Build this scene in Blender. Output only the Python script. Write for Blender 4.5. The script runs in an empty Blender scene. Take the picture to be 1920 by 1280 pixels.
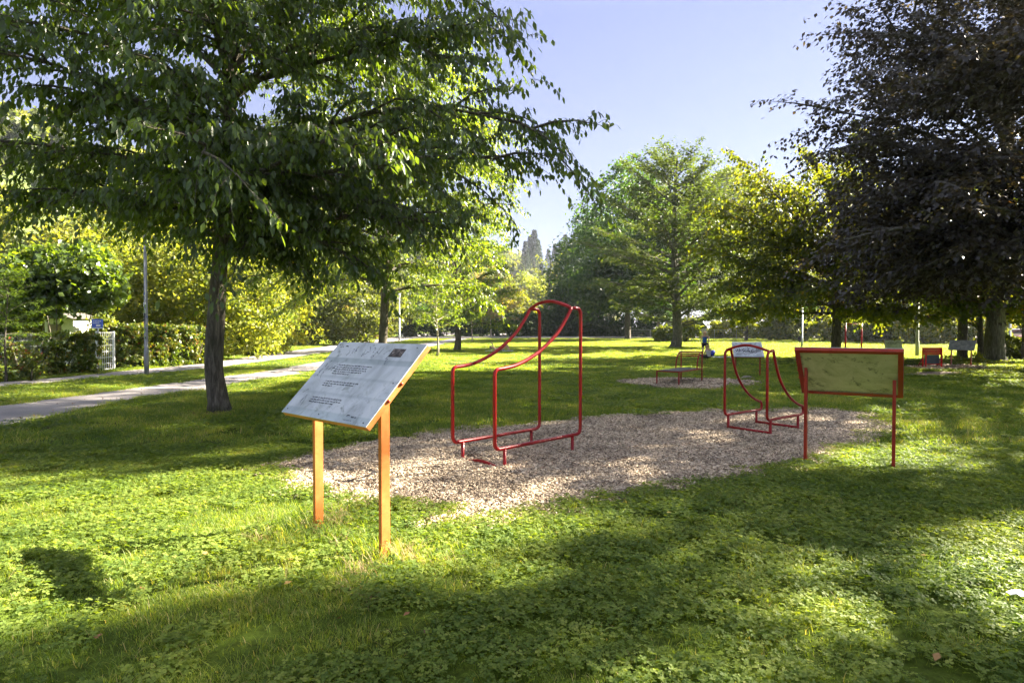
import bpy, math, random
import numpy as np
from mathutils import Vector, Matrix

# ------------------------------------------------------------------ camera, sky, sun, exposure
scene = bpy.context.scene
COL = scene.collection
FPX, CAMZ, PITCH = 1150.0, 1.65, math.radians(-1.196)
cam_d = bpy.data.cameras.new('camera')
cam = bpy.data.objects.new('camera', cam_d)
COL.objects.link(cam)
scene.camera = cam
cam_d.sensor_width = 36.0
cam_d.lens = FPX / 1920 * 36
cam_d.clip_end = 4000
cam.location = (0, 0, CAMZ)
cam.rotation_euler = (math.pi / 2 + PITCH, 0, 0)

SUN_AZ, SUN_EL = math.radians(67), math.radians(33)
SUN = np.array([math.sin(SUN_AZ) * math.cos(SUN_EL), math.cos(SUN_AZ) * math.cos(SUN_EL), math.sin(SUN_EL)])
world = bpy.data.worlds.new("World")
scene.world = world
world.use_nodes = True
wn = world.node_tree
sky = wn.nodes.new('ShaderNodeTexSky')
sky.sky_type = 'NISHITA'
sky.sun_disc = False
sky.sun_elevation = SUN_EL
sky.sun_rotation = SUN_AZ
sky.air_density = 1.0
sky.dust_density = 0.15
sky.ozone_density = 4.5
hs = wn.nodes.new('ShaderNodeHueSaturation'); hs.inputs['Saturation'].default_value = 0.80
tn = wn.nodes.new('ShaderNodeMix'); tn.data_type = 'RGBA'; tn.blend_type = 'MULTIPLY'; tn.inputs[0].default_value = 1
tn.inputs[7].default_value = (1.06, 0.93, 1.0, 1)
wn.links.new(sky.outputs[0], hs.inputs['Color']); wn.links.new(hs.outputs[0], tn.inputs[6])
wn.links.new(tn.outputs[2], wn.nodes['Background'].inputs[0])
# lavender gradient added to the sky; unseen zenith brightened to lift the shade
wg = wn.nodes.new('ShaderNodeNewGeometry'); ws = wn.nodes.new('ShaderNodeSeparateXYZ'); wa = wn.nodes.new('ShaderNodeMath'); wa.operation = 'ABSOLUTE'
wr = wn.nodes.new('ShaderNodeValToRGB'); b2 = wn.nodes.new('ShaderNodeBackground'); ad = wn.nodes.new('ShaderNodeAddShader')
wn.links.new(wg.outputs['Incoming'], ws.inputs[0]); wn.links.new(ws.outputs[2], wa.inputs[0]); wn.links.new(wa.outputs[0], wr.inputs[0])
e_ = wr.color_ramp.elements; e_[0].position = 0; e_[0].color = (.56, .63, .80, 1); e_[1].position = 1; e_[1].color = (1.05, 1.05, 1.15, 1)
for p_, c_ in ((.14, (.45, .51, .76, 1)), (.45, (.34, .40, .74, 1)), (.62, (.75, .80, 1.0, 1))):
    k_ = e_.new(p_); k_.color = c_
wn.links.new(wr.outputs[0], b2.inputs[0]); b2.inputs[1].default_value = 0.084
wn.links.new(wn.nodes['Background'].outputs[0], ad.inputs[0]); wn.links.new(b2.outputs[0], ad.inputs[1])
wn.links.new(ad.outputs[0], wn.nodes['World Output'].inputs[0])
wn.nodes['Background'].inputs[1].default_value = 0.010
sl = bpy.data.lights.new('sun', 'SUN')
sl.energy = 5.0
sl.angle = math.radians(0.55)
sl.color = (1.0, 0.90, 0.74)
so = bpy.data.objects.new('sun', sl)
COL.objects.link(so)
so.rotation_euler = Vector(SUN).to_track_quat('Z', 'Y').to_euler()
so.location = Vector(SUN) * 60
scene.view_settings.view_transform = 'Standard'
scene.view_settings.look = 'None'
scene.view_settings.exposure = 3.12
scene.view_settings.gamma = 1.0
scene.render.film_transparent = False
cy = scene.cycles
cy.use_denoising = True
cy.max_bounces = 8
cy.diffuse_bounces = 4
cy.glossy_bounces = 2
cy.transmission_bounces = 6
cy.transparent_max_bounces = 8
cy.volume_bounces = 0
cy.sample_clamp_indirect = 6
cy.use_adaptive_sampling = True
cy.adaptive_threshold = 0.015
cy.caustics_reflective = False
cy.caustics_refractive = False

# ------------------------------------------------------------------ ground height, picture-point helpers
def gz(y):
    y = np.asarray(y, float)
    d = np.clip(y - 40, 0, None)
    return np.minimum(0.011 * d * d / (d + 15), 1.15 + 0.0 * d)

def ray(px, py):
    a = (px - 960) / FPX
    b = (640 - py) / FPX
    return np.array([a, math.cos(PITCH) - b * math.sin(PITCH), math.sin(PITCH) + b * math.cos(PITCH)])

def P(px, py, z=None):
    """where on the ground (or on the level z) a place of the park lies"""
    d = ray(px, py)
    if z is not None:
        return d * ((z - CAMZ) / d[2]) + np.array([0, 0, CAMZ])
    lo, hi = 1.0, 700.0
    for _ in range(50):
        t = (lo + hi) / 2
        q = d * t
        if q[2] + CAMZ > float(gz(q[1])): lo = t
        else: hi = t
    q = d * lo
    return np.array([q[0], q[1], float(gz(q[1]))])

def at(px, py, Y):
    d = ray(px, py)
    return d * (Y / d[1]) + np.array([0, 0, CAMZ])

def inpoly(x, y, poly):
    x = np.asarray(x); y = np.asarray(y)
    c = np.zeros(x.shape, bool)
    n = len(poly)
    j = n - 1
    for i in range(n):
        xi, yi = poly[i][0], poly[i][1]
        xj, yj = poly[j][0], poly[j][1]
        with np.errstate(divide='ignore', invalid='ignore'):
            k = ((yi > y) != (yj > y)) & (x < (xj - xi) * (y - yi) / (yj - yi + 1e-12) + xi)
        c ^= k
        j = i
    return c

def ground_poly(pts):
    return [P(*p)[:2] for p in pts]

# ------------------------------------------------------------------ scene-object helpers
def tag(o, label=None, cat=None, group=None, kind=None):
    if label: o['label'] = label
    if cat: o['category'] = cat
    if group: o['group'] = group
    if kind: o['kind'] = kind
    return o

def empty(name, loc=(0, 0, 0), label=None, cat=None, group=None, rz=0):
    o = bpy.data.objects.new(name, None)
    COL.objects.link(o)
    o.empty_display_size = 0.2
    o.location = [float(v) for v in loc]
    o.rotation_euler = (0, 0, rz)
    return tag(o, label, cat, group)

def link(name, me, mat=None, parent=None):
    o = bpy.data.objects.new(name, me)
    COL.objects.link(o)
    if mat is not None:
        me.materials.append(mat)
    if parent is not None:
        o.parent = parent
    return o

def fast_mesh(name, V, Fs, smooth=False):
    """V (n,3); Fs list of (m,k) index arrays"""
    me = bpy.data.meshes.new(name)
    V = np.asarray(V, np.float32)
    me.vertices.add(len(V))
    me.vertices.foreach_set('co', V.ravel())
    tot = sum(f.size for f in Fs)
    nf = sum(len(f) for f in Fs)
    me.loops.add(tot)
    me.loops.foreach_set('vertex_index', np.concatenate([f.ravel() for f in Fs]).astype(np.int32))
    me.polygons.add(nf)
    st = np.concatenate([np.full(len(f), f.shape[1]) for f in Fs])
    starts = np.concatenate([[0], np.cumsum(st)[:-1]]).astype(np.int32)
    me.polygons.foreach_set('loop_start', starts)
    try:
        me.polygons.foreach_set('loop_total', st.astype(np.int32))
    except Exception:
        pass
    if smooth:
        me.polygons.foreach_set('use_smooth', np.ones(nf, bool))
    me.update(calc_edges=True)
    return me

class MB:
    """collects boxes, bars, tubes and prisms; build() links them as one mesh object"""
    def __init__(self):
        self.v = []; self.f = []
    def add(self, V, F):
        o = len(self.v)
        self.v += [tuple(float(c) for c in p) for p in V]
        self.f += [tuple(i + o for i in f) for f in F]
        return self
    def box(self, c, s, R=None):
        c = np.array(c, float)
        h = np.array(s, float) / 2
        V = np.array([[x, y, z] for x in (-1, 1) for y in (-1, 1) for z in (-1, 1)], float) * h
        if R is not None: V = V @ np.array(R).T
        V = V + c
        return self.add(V, [(0, 1, 3, 2), (4, 6, 7, 5), (0, 4, 5, 1), (2, 3, 7, 6), (0, 2, 6, 4), (1, 5, 7, 3)])
    def bar(self, a, b, w, d, side):
        """square bar from a to b; w along `side`"""
        a = np.array(a, float); b = np.array(b, float)
        u = (b - a); L = np.linalg.norm(u); u /= L
        s = np.array(side, float); s -= u * s.dot(u); s /= np.linalg.norm(s)
        t = np.cross(u, s)
        return self.box((a + b) / 2, (w, d, L), np.stack([s, t, u], 1))
    def tube(self, pts, r, n=10, cap=True):
        pts = [np.array(p, float) for p in pts]
        m = len(pts)
        rr = r if hasattr(r, '__len__') else [r] * m
        tg = []
        for i in range(m):
            t = pts[min(i + 1, m - 1)] - pts[max(i - 1, 0)]
            tg.append(t / (np.linalg.norm(t) + 1e-9))
        ref = np.array([0, 0, 1.0]) if abs(tg[0][2]) < 0.9 else np.array([1.0, 0, 0])
        s = np.cross(tg[0], ref); s /= np.linalg.norm(s)
        V = []
        for i in range(m):
            s = s - tg[i] * s.dot(tg[i]); s /= (np.linalg.norm(s) + 1e-9)
            t = np.cross(tg[i], s)
            for k in range(n):
                a = 2 * math.pi * k / n
                V.append(pts[i] + rr[i] * (math.cos(a) * s + math.sin(a) * t))
        F = [(i * n + k, i * n + (k + 1) % n, (i + 1) * n + (k + 1) % n, (i + 1) * n + k) for i in range(m - 1) for k in range(n)]
        if cap:
            F.append(tuple(range(n - 1, -1, -1)))
            F.append(tuple((m - 1) * n + k for k in range(n)))
        return self.add(V, F)
    def prism(self, poly, o, u, v, w, h0, h1):
        """polygon in the (u,v) plane at o, extruded along w from h0 to h1"""
        o, u, v, w = (np.array(k, float) for k in (o, u, v, w))
        n = len(poly)
        V = [o + u * p[0] + v * p[1] + w * h for h in (h0, h1) for p in poly]
        F = [tuple(range(n - 1, -1, -1)), tuple(range(n, 2 * n))] + [(i, (i + 1) % n, n + (i + 1) % n, n + i) for i in range(n)]
        return self.add(V, F)
    def build(self, name, mat=None, parent=None, smooth=False, bevel=0):
        me = bpy.data.meshes.new(name)
        me.from_pydata(self.v, [], self.f)
        me.update()
        o = link(name, me, mat, parent)
        if smooth:
            me.polygons.foreach_set('use_smooth', np.ones(len(me.polygons), bool))
        if bevel:
            b = o.modifiers.new('bevel', 'BEVEL'); b.width = bevel; b.segments = 2; b.limit_method = 'ANGLE'
        return o

def catmull(pts, n=8):
    pts = [np.array(p, float) for p in pts]
    q = [2 * pts[0] - pts[1]] + pts + [2 * pts[-1] - pts[-2]]
    out = []
    for i in range(1, len(q) - 2):
        for k in range(n):
            t = k / n
            out.append(0.5 * ((2 * q[i]) + (-q[i - 1] + q[i + 1]) * t + (2 * q[i - 1] - 5 * q[i] + 4 * q[i + 1] - q[i + 2]) * t * t + (-q[i - 1] + 3 * q[i] - 3 * q[i + 1] + q[i + 2]) * t ** 3))
    out.append(pts[-1])
    return out

def roundcorner(pts, r, n=5):
    """polyline with its inner corners rounded by radius-like distance r"""
    pts = [np.array(p, float) for p in pts]
    rs = r if hasattr(r, '__len__') else [r] * len(pts)
    out = [pts[0]]
    for i in range(1, len(pts) - 1):
        a, b, c = pts[i - 1], pts[i], pts[i + 1]
        rr = min(rs[i], np.linalg.norm(a - b) * .49, np.linalg.norm(c - b) * .49)
        if rr < 1e-4:
            out.append(b); continue
        p = b + (a - b) / np.linalg.norm(a - b) * rr
        q = b + (c - b) / np.linalg.norm(c - b) * rr
        for k in range(n + 1):
            t = k / n
            out.append((1 - t) ** 2 * p + 2 * t * (1 - t) * b + t * t * q)
    out.append(pts[-1])
    return out

# ------------------------------------------------------------------ materials
def newmat(name):
    m = bpy.data.materials.new(name)
    m.use_nodes = True
    nt = m.node_tree
    return m, nt, nt.nodes['Principled BSDF']

def N(nt, t, **kw):
    n = nt.nodes.new(t)
    for k, v in kw.items(): setattr(n, k, v)
    return n

def ramp(nt, stops, fac=None, interp='LINEAR'):
    r = nt.nodes.new('ShaderNodeValToRGB')
    r.color_ramp.interpolation = interp
    e = r.color_ramp.elements
    while len(e) > 1: e.remove(e[-1])
    e[0].position = stops[0][0]; e[0].color = (*stops[0][1], 1)
    for p, c in stops[1:]:
        k = e.new(p); k.color = (*c, 1)
    if fac is not None: nt.links.new(fac, r.inputs[0])
    return r

def noise(nt, scale, detail=4, rough=.55, coord='Object', vec=None, dist=0, mscale=None):
    n = nt.nodes.new('ShaderNodeTexNoise')
    n.inputs['Scale'].default_value = scale
    n.inputs['Detail'].default_value = detail
    n.inputs['Roughness'].default_value = rough
    n.inputs['Distortion'].default_value = dist
    if vec is None:
        tc = nt.nodes.new('ShaderNodeTexCoord')
        vec = tc.outputs[coord]
    if mscale is not None:
        mp = nt.nodes.new('ShaderNodeMapping')
        mp.inputs['Scale'].default_value = mscale
        nt.links.new(vec, mp.inputs[0]); vec = mp.outputs[0]
    nt.links.new(vec, n.inputs['Vector'])
    return n

def geo_pos(nt):
    return nt.nodes.new('ShaderNodeNewGeometry').outputs['Position']

def bump(nt, bsdf, h, strength=.3, dist=.01):
    b = nt.nodes.new('ShaderNodeBump')
    b.inputs['Strength'].default_value = strength
    b.inputs['Distance'].default_value = dist
    nt.links.new(h, b.inputs['Height'])
    nt.links.new(b.outputs[0], bsdf.inputs['Normal'])

def simple(name, col, rough=.5, metal=0, var=.12, scale=8, bmp=0, spec=.5, coat=0):
    m, nt, b = newmat(name)
    n = noise(nt, scale, 5)
    c0 = tuple(max(0, c * (1 - var)) for c in col); c1 = tuple(min(1, c * (1 + var)) for c in col)
    r = ramp(nt, [(.3, c0), (.7, c1)], n.outputs[0])
    nt.links.new(r.outputs[0], b.inputs['Base Color'])
    b.inputs['Roughness'].default_value = rough
    b.inputs['Metallic'].default_value = metal
    b.inputs['Specular IOR Level'].default_value = spec
    b.inputs['Coat Weight'].default_value = coat
    if bmp: bump(nt, b, n.outputs[0], bmp, .01)
    return m

def leaf_mat(name, stops, trans=.4, rough=.42, spec=.5, tmul=(1.5, 1.7, .6), rnd=False):
    m, nt, b = newmat(name)
    at_ = N(nt, 'ShaderNodeAttribute', attribute_name='tint')
    fac = at_.outputs['Fac']
    if rnd:
        oi = N(nt, 'ShaderNodeObjectInfo')
        n = noise(nt, .9, 3, vec=geo_pos(nt))
        a = N(nt, 'ShaderNodeMath', operation='MULTIPLY_ADD'); nt.links.new(n.outputs[0], a.inputs[0]); a.inputs[1].default_value = 1.7; a.inputs[2].default_value = -.85
        c = N(nt, 'ShaderNodeMath', operation='ADD'); nt.links.new(a.outputs[0], c.inputs[0]); nt.links.new(fac, c.inputs[1])
        d = N(nt, 'ShaderNodeMath', operation='MULTIPLY_ADD'); nt.links.new(oi.outputs['Random'], d.inputs[0]); d.inputs[1].default_value = .4
        e = N(nt, 'ShaderNodeMath', operation='ADD'); nt.links.new(c.outputs[0], e.inputs[0]); nt.links.new(d.outputs[0], e.inputs[1]); d.inputs[2].default_value = -.2
        fac = e.outputs[0]
    r = ramp(nt, stops, fac)
    nt.links.new(r.outputs[0], b.inputs['Base Color'])
    b.inputs['Roughness'].default_value = rough
    b.inputs['Specular IOR Level'].default_value = spec
    tr = N(nt, 'ShaderNodeBsdfTranslucent')
    mx = N(nt, 'ShaderNodeMix', data_type='RGBA', blend_type='MULTIPLY')
    mx.inputs[0].default_value = 1
    nt.links.new(r.outputs[0], mx.inputs[6])
    mx.inputs[7].default_value = (*tmul, 1)
    nt.links.new(mx.outputs[2], tr.inputs[0])
    ms = N(nt, 'ShaderNodeMixShader'); ms.inputs[0].default_value = trans
    nt.links.new(b.outputs[0], ms.inputs[1]); nt.links.new(tr.outputs[0], ms.inputs[2])
    nt.links.new(ms.outputs[0], nt.nodes['Material Output'].inputs[0])
    return m

def bark_mat(name, c0, c1, c2, scale=1.0):
    m, nt, b = newmat(name)
    n = noise(nt, 9 * scale, 8, .65, mscale=(2.2, 2.2, .35), dist=.6)
    n2 = noise(nt, 1.7, 4)
    r = ramp(nt, [(.33, c0), (.5, c1), (.68, c2)], n.outputs[0])
    moss = N(nt, 'ShaderNodeMix', data_type='RGBA')
    rr = ramp(nt, [(.5, (0, 0, 0)), (.7, (.55, .55, .55))], n2.outputs[0])
    nt.links.new(rr.outputs[0], moss.inputs[0]); nt.links.new(r.outputs[0], moss.inputs[6])
    moss.inputs[7].default_value = (.075, .085, .03, 1)
    nt.links.new(moss.outputs[2], b.inputs['Base Color'])
    b.inputs['Roughness'].default_value = .9
    b.inputs['Specular IOR Level'].default_value = .2
    bump(nt, b, n.outputs[0], 1.0, .05)
    return m

G = lambda *c: c
M = {}
M['leaf_avenue'] = leaf_mat('leaf_avenue', [(0, G(.036, .062, .020)), (.5, G(.068, .108, .026)), (.85, G(.11, .15, .028)), (1, G(.20, .19, .035))], .42, .34, .65, (3.8, 3.5, .5))
M['leaf_bright'] = leaf_mat('leaf_bright', [(0, G(.08, .12, .025)), (.45, G(.17, .20, .04)), (.85, G(.32, .31, .06)), (1, G(.42, .30, .06))], .5, .5, .35, (2.0, 1.9, .45))
M['leaf_hedge'] = leaf_mat('leaf_hedge', [(0, G(.03, .065, .015)), (.5, G(.09, .13, .022)), (.8, G(.17, .17, .035)), (.93, G(.20, .09, .03)), (1, G(.28, .08, .04))], .4, .4, .5, (2.2, 2.1, .5))
M['leaf_oak'] = leaf_mat('leaf_oak', [(0, G(.018, .042, .014)), (.5, G(.032, .07, .016)), (1, G(.07, .11, .02))], .42, .45, .4, (3.2, 3.1, .5))
M['leaf_mid'] = leaf_mat('leaf_mid', [(0, G(.042, .065, .022)), (.5, G(.078, .10, .028)), (1, G(.15, .165, .04))], .45, .5, .4, (2.6, 2.5, .5))
M['leaf_autumn'] = leaf_mat('leaf_autumn', [(0, G(.05, .08, .016)), (.5, G(.11, .14, .02)), (.8, G(.20, .18, .022)), (1, G(.34, .15, .02))], .5, .5, .35, (2.8, 2.3, .45))
M['leaf_pink'] = leaf_mat('leaf_pink', [(0, G(.16, .17, .04)), (.4, G(.32, .27, .09)), (.7, G(.48, .34, .20)), (1, G(.50, .33, .04))], .5, .5, .35, (1.4, 1.3, .7))
M['leaf_copper'] = leaf_mat('leaf_copper', [(0, G(.020, .018, .018)), (.6, G(.034, .029, .027)), (.9, G(.055, .05, .02)), (1, G(.18, .09, .015))], .32, .36, .6, (3.8, 3.2, .8))
M['leaf_conifer'] = leaf_mat('leaf_conifer', [(0, G(.02, .04, .022)), (1, G(.045, .07, .035))], .2, .6, .3, (1.6, 1.6, .8))
M['leaf_larch'] = leaf_mat('leaf_larch', [(0, G(.12, .2, .02)), (1, G(.22, .3, .03))], .5, .5, .3, (1.4, 1.4, .5))
M['grass'] = leaf_mat('grass', [(0, G(.08, .14, .028)), (.4, G(.17, .24, .045)), (.75, G(.27, .31, .065)), (.93, G(.34, .33, .09)), (1, G(.46, .38, .20))], .5, .45, .3, (2.3, 2.1, .5), rnd=True)
M['clover'] = leaf_mat('clover', [(0, G(.09, .145, .032)), (.5, G(.18, .24, .05)), (1, G(.29, .33, .08))], .45, .55, .18, (2.3, 2.2, .4), rnd=True)
M['straw'] = leaf_mat('straw', [(0, G(.22, .15, .07)), (1, G(.45, .34, .18))], .3, .5, .4, (1.2, 1.1, .8))
M['bark_dark'] = bark_mat('bark_dark', G(.045, .038, .030), G(.11, .095, .072), G(.22, .195, .155))
M['bark_grey'] = bark_mat('bark_grey', G(.05, .045, .04), G(.13, .12, .10), G(.27, .25, .21))
M['bark_pale'] = bark_mat('bark_pale', G(.25, .21, .15), G(.42, .36, .27), G(.55, .48, .38))
# ------------------------------------------------------------------ foliage and tree builders
def unit(a):
    return a / (np.linalg.norm(a, axis=-1, keepdims=True) + 1e-9)

def leaf_mesh(name, Pb, D, Nn, L, W, tint, fine=False, fold=.12):
    """one folded leaf blade per row, base Pb, pointing D, facing Nn"""
    D = unit(D)
    S = unit(np.cross(D, Nn)); Nn = np.cross(S, D)
    L = L[:, None]; W = W[:, None]
    n = len(Pb)
    if fine:
        V = np.stack([Pb,
                      Pb + D * L * .38 - S * W * .5, Pb + D * L * .38 + S * W * .5,
                      Pb + D * L * .46 - Nn * W * fold * 1.6,
                      Pb + D * L * .74 - S * W * .33 - Nn * L * .05, Pb + D * L * .74 + S * W * .33 - Nn * L * .05,
                      Pb + D * L - Nn * L * .14], 1).reshape(-1, 3)
        b = np.arange(n)[:, None] * 7
        Fs = [np.concatenate([b + [0, 3, 1], b + [0, 2, 3], b + [4, 3, 6], b + [3, 5, 6], b + [1, 3, 4], b + [3, 2, 5]])]
        k = 6
        me = fast_mesh(name, V, Fs)
        t = np.tile(tint, k)
    else:
        V = np.stack([Pb, Pb + D * L * .45 - S * W * .5 + Nn * W * fold, Pb + D * L, Pb + D * L * .45 + S * W * .5 + Nn * W * fold], 1).reshape(-1, 3)
        b = np.arange(n)[:, None] * 4
        Fs = [np.concatenate([b + [0, 2, 1], b + [0, 3, 2]])]
        me = fast_mesh(name, V, Fs)
        t = np.tile(tint, 2)
    a = me.attributes.new('tint', 'FLOAT', 'FACE')
    a.data.foreach_set('value', np.clip(t, 0, 1).astype(np.float32))
    return me

def rot_about(v, axis, ang):
    return np.array(Matrix.Rotation(ang, 3, Vector(axis)) @ Vector(v))

def tree(name, base, H, r0, prof, mat_leaf, mat_bark, crown0=.25, nl=30, nsub=10, ntw=6, nlf=10,
         leaf=(.1, .045), elev=(5, 60), droop=.05, twl=.6, tdroop=.5, lean=(0, 0), seed=1, fine=False,
         label=None, cat='tree', group=None, asym=None, cull=None, cullbr=False, extra=(), tintb=0., flat=.5, sides=6,
         twigs=False, top=.95, hang=.35, topr=.12, start_u=.25, tintf=None, forks=()):
    """broadleaf tree: root flare trunk, arching limbs, side branches, twigs that carry the leaves"""
    rg = np.random.RandomState(seed)
    root = empty(name, base, label, cat, group)
    bx = np.array([base[0], base[1], base[2]], float)
    # trunk
    tp = []; tr = []
    nst = 14
    for i in range(nst + 1):
        t = i / nst
        z = H * top * t
        tp.append(np.array([lean[0] * t * H + .012 * H * math.sin(5 * t + seed), lean[1] * t * H + .012 * H * math.cos(4 * t + seed) - .012 * H * math.cos(seed), z - (.12 if i == 0 else 0)]))
        tr.append(r0 * (1 - t) ** .8 * (1 + .0) + r0 * topr * t)
    tp[0][:2] = 0
    off0 = tp[1] * 0
    tmb = MB()
    pts = [tp[0], tp[0] * .7 + tp[1] * .3 * np.array([1, 1, .25])] + tp[1:]
    pts[1][2] = .22
    rad = [r0 * 1.38, r0 * 1.10] + tr[1:]
    pts = [pts[0]] + catmull(pts[1:], 3); 
    rr = np.interp(np.linspace(0, 1, len(pts) - 1), np.linspace(0, 1, len(rad) - 1), rad[1:])
    rr = [rad[0]] + list(rr)
    m0 = len(tmb.v)
    tmb.tube(pts, rr, 14)
    # uneven girth
    vv = np.array(tmb.v)
    for i in range(len(pts)):
        for k in range(14):
            j = i * 14 + k
            a = 2 * math.pi * k / 14
            f = 1 + .07 * math.sin(3 * a + seed + i * .22) + .04 * math.sin(7 * a + i * .8) + (.16 * math.sin(5 * a + seed) if i == 0 else 0)
            vv[j] = np.array(pts[i]) + (vv[j] - np.array(pts[i])) * f
    tmb.v = [tuple(p) for p in vv]
    bmb = MB()
    TP, TD, TL = [], [], []
    def tpos(z):
        t = min(max(z / (H * top), 0), 1) * nst
        i = min(int(t), nst - 1); f = t - i
        return tp[i] * (1 - f) + tp[i + 1] * f, (tr[i] * (1 - f) + tr[i + 1] * f)
    z0 = crown0 * H
    limbs = []
    for k in range(nl):
        t = (k + .5 * rg.rand()) / nl
        t = t ** .92
        az = k * 2.39996 + rg.uniform(-.4, .4)
        R = float(np.interp(t, [q[0] for q in prof], [q[1] for q in prof])) * rg.uniform(.8, 1.1)
        if asym: R *= asym(az, t)
        el = math.radians(elev[0] + (elev[1] - elev[0]) * t + rg.uniform(-8, 8))
        zs = z0 + t * (H * top - z0) * .97
        zs = max(z0 * .8, zs - R * math.tan(el) * .35)
        limbs.append((zs, az, el, R / max(math.cos(el), .45)))
    limbs += list(extra)
    for lb in limbs:
        zs, az, el, Lm = lb[:4]
        ldr = lb[4] if len(lb) > 4 else droop * Lm * .35
        p0, rt = tpos(zs)
        d = np.array([math.cos(el) * math.cos(az), math.cos(el) * math.sin(az), math.sin(el)])
        lr = max(min(rt * .55, .02 + Lm * .014), .012)
        m = 8
        path = []
        wob = rg.normal(0, .035 * Lm, 3)
        for i in range(m + 1):
            s = i / m
            q = p0 + d * Lm * s + np.array([0, 0, -1]) * ldr * Lm * (s ** 2.2) + wob * math.sin(s * 3.1)
            path.append(q)
        path = np.array(path)
        if cullbr and len(lb) < 5 and cull(path[1:] + bx, rg).mean() < .5: continue
        bmb.tube(path, [lr * (1 - .85 * i / m) for i in range(m + 1)], sides, cap=False)
        ns = max(2, int(nsub * (.5 + .5 * Lm / (prof[0][1] + 2))))
        for j in range(ns):
            u = start_u + (1 - start_u) * (j + rg.rand() * .8) / ns
            i = min(int(u * m), m - 1)
            q = path[i] + (path[i + 1] - path[i]) * (u * m - i)
            td = unit(path[i + 1] - path[i])
            sg = 1 if j % 2 else -1
            ang = sg * math.radians(rg.uniform(30, 75)) * (1 - .5 * u)
            sd = rot_about(td, (0, 0, 1), ang)
            sd[2] = sd[2] * .6 + rg.uniform(-.12, .35) * flat * 2
            sd = unit(sd)
            SL = Lm * rg.uniform(.25, .42) * (1.15 - .6 * u) + .25
            if cullbr:
                mid_ = (q + sd * SL * .5 + bx)[None]
                if not (cull(mid_, rg)[0] and cull(mid_, rg)[0]): keep_b = False
                else: keep_b = True
            else: keep_b = True
            sp = [q + sd * SL * s + np.array([0, 0, -1]) * droop * SL * SL * s * s for s in (0, .33, .66, 1)]
            if keep_b: bmb.tube(sp, [lr * .4, lr * .3, lr * .18, .004], 4, cap=False)
            nt_ = max(2, int(ntw * (.5 + SL / 2.0)))
            for w in range(nt_):
                v = (w + rg.rand()) / nt_
                i2 = min(int(v * 3), 2)
                b = sp[i2] + (sp[i2 + 1] - sp[i2]) * (v * 3 - i2)
                az2 = rg.uniform(-1.3, 1.3)
                dd = rot_about(sd, (0, 0, 1), az2)
                dd[2] += rg.uniform(-.5, .5) * flat * 1.3
                TP.append(b); TD.append(dd); TL.append(twl * rg.uniform(.6, 1.3))
        for w in range(int(6 + Lm)):
            u = rg.uniform(start_u * .7, 1); i = min(int(u * m), m - 1)
            TP.append(path[i] + (path[i + 1] - path[i]) * (u * m - i)); a_ = rg.uniform(0, 6.283); TD.append(np.array([math.cos(a_), math.sin(a_), rg.uniform(-.6, .6)])); TL.append(twl * rg.uniform(.7, 1.2))
        TP.append(path[-1]); TD.append(path[-1] - path[-2]); TL.append(twl * 1.3)
    TP = np.array(TP); TD = unit(np.array(TD)); TL = np.array(TL)
    if twigs:
        for a, dd, l in zip(TP, TD, TL):
            bmb.tube([a, a + dd * l * .5 - np.array([0, 0, tdroop * (l * .5) ** 2]), a + dd * l - np.array([0, 0, tdroop * l * l])], [.006, .004, .002], 3, cap=False)
    nT = len(TP)
    t = (np.arange(nlf) + .5) / nlf
    t = np.clip(t[None, :] + rg.uniform(-.5, .5, (nT, nlf)) / nlf, .04, 1)
    pos = TP[:, None] + TD[:, None] * (TL[:, None] * t)[..., None]
    pos[..., 2] -= tdroop * (TL[:, None] * t) ** 2
    tdir = TD[:, None] * np.ones((1, nlf, 1)); tdir = tdir.copy(); tdir[..., 2] -= 2 * tdroop * (TL[:, None] * t)
    tdir = unit(tdir)
    side = unit(np.cross(tdir, [0, 0, 1.0]))
    sgn = np.where((np.arange(nlf) % 2)[None, :, None] == 0, 1, -1)
    ld = tdir * .55 + side * sgn * rg.uniform(.4, 1.1, (nT, nlf, 1)) + rg.normal(0, .3, (nT, nlf, 3)) * [1, 1, .6]
    ld[..., 2] -= hang * rg.uniform(.5, 1.6, (nT, nlf))
    pos = pos + rg.normal(0, leaf[0] * .25, pos.shape)
    nn = np.array([0, 0, 1.0]) + rg.normal(0, .38, (nT, nlf, 3))
    ct = rg.uniform(-.16, .16, (nT, 1)) * np.ones((1, nlf))
    tint = .35 + tintb + ct + rg.normal(0, .16, (nT, nlf))
    pos = pos.reshape(-1, 3); ld = ld.reshape(-1, 3); nn = nn.reshape(-1, 3); tint = tint.ravel()
    if tintf is not None: tint = tint + tintf(pos)
    keep = np.ones(len(pos), bool)
    if cull is not None:
        keep = cull(pos + bx, rg)
    pos, ld, nn, tint = pos[keep], ld[keep], nn[keep], tint[keep]
    Ls = leaf[0] * rg.uniform(.65, 1.2, len(pos)); Ws = leaf[1] * rg.uniform(.75, 1.15, len(pos)) 
    tmb.build('trunk', mat_bark, root, smooth=True)
    bmb.build('branches', mat_bark, root, smooth=True)
    me = leaf_mesh('crown', pos, ld, nn, Ls, Ws, tint, fine)
    link('crown', me, mat_leaf, root)
    return root, len(pos)

def aim(base, px, py, Y, zs, sag=.12):
    """a bough that ends where the picture shows its tip; sag = drop / length"""
    t = at(px, py, Y) - base
    dh = math.hypot(t[0], t[1]); dz = t[2] - zs
    L = math.hypot(dh, dz)
    for _ in range(20): L = math.hypot(dh, dz + sag * L)
    return (zs, math.atan2(t[1], t[0]), math.atan2(dz + sag * L, dh), L * .97, sag)

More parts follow.
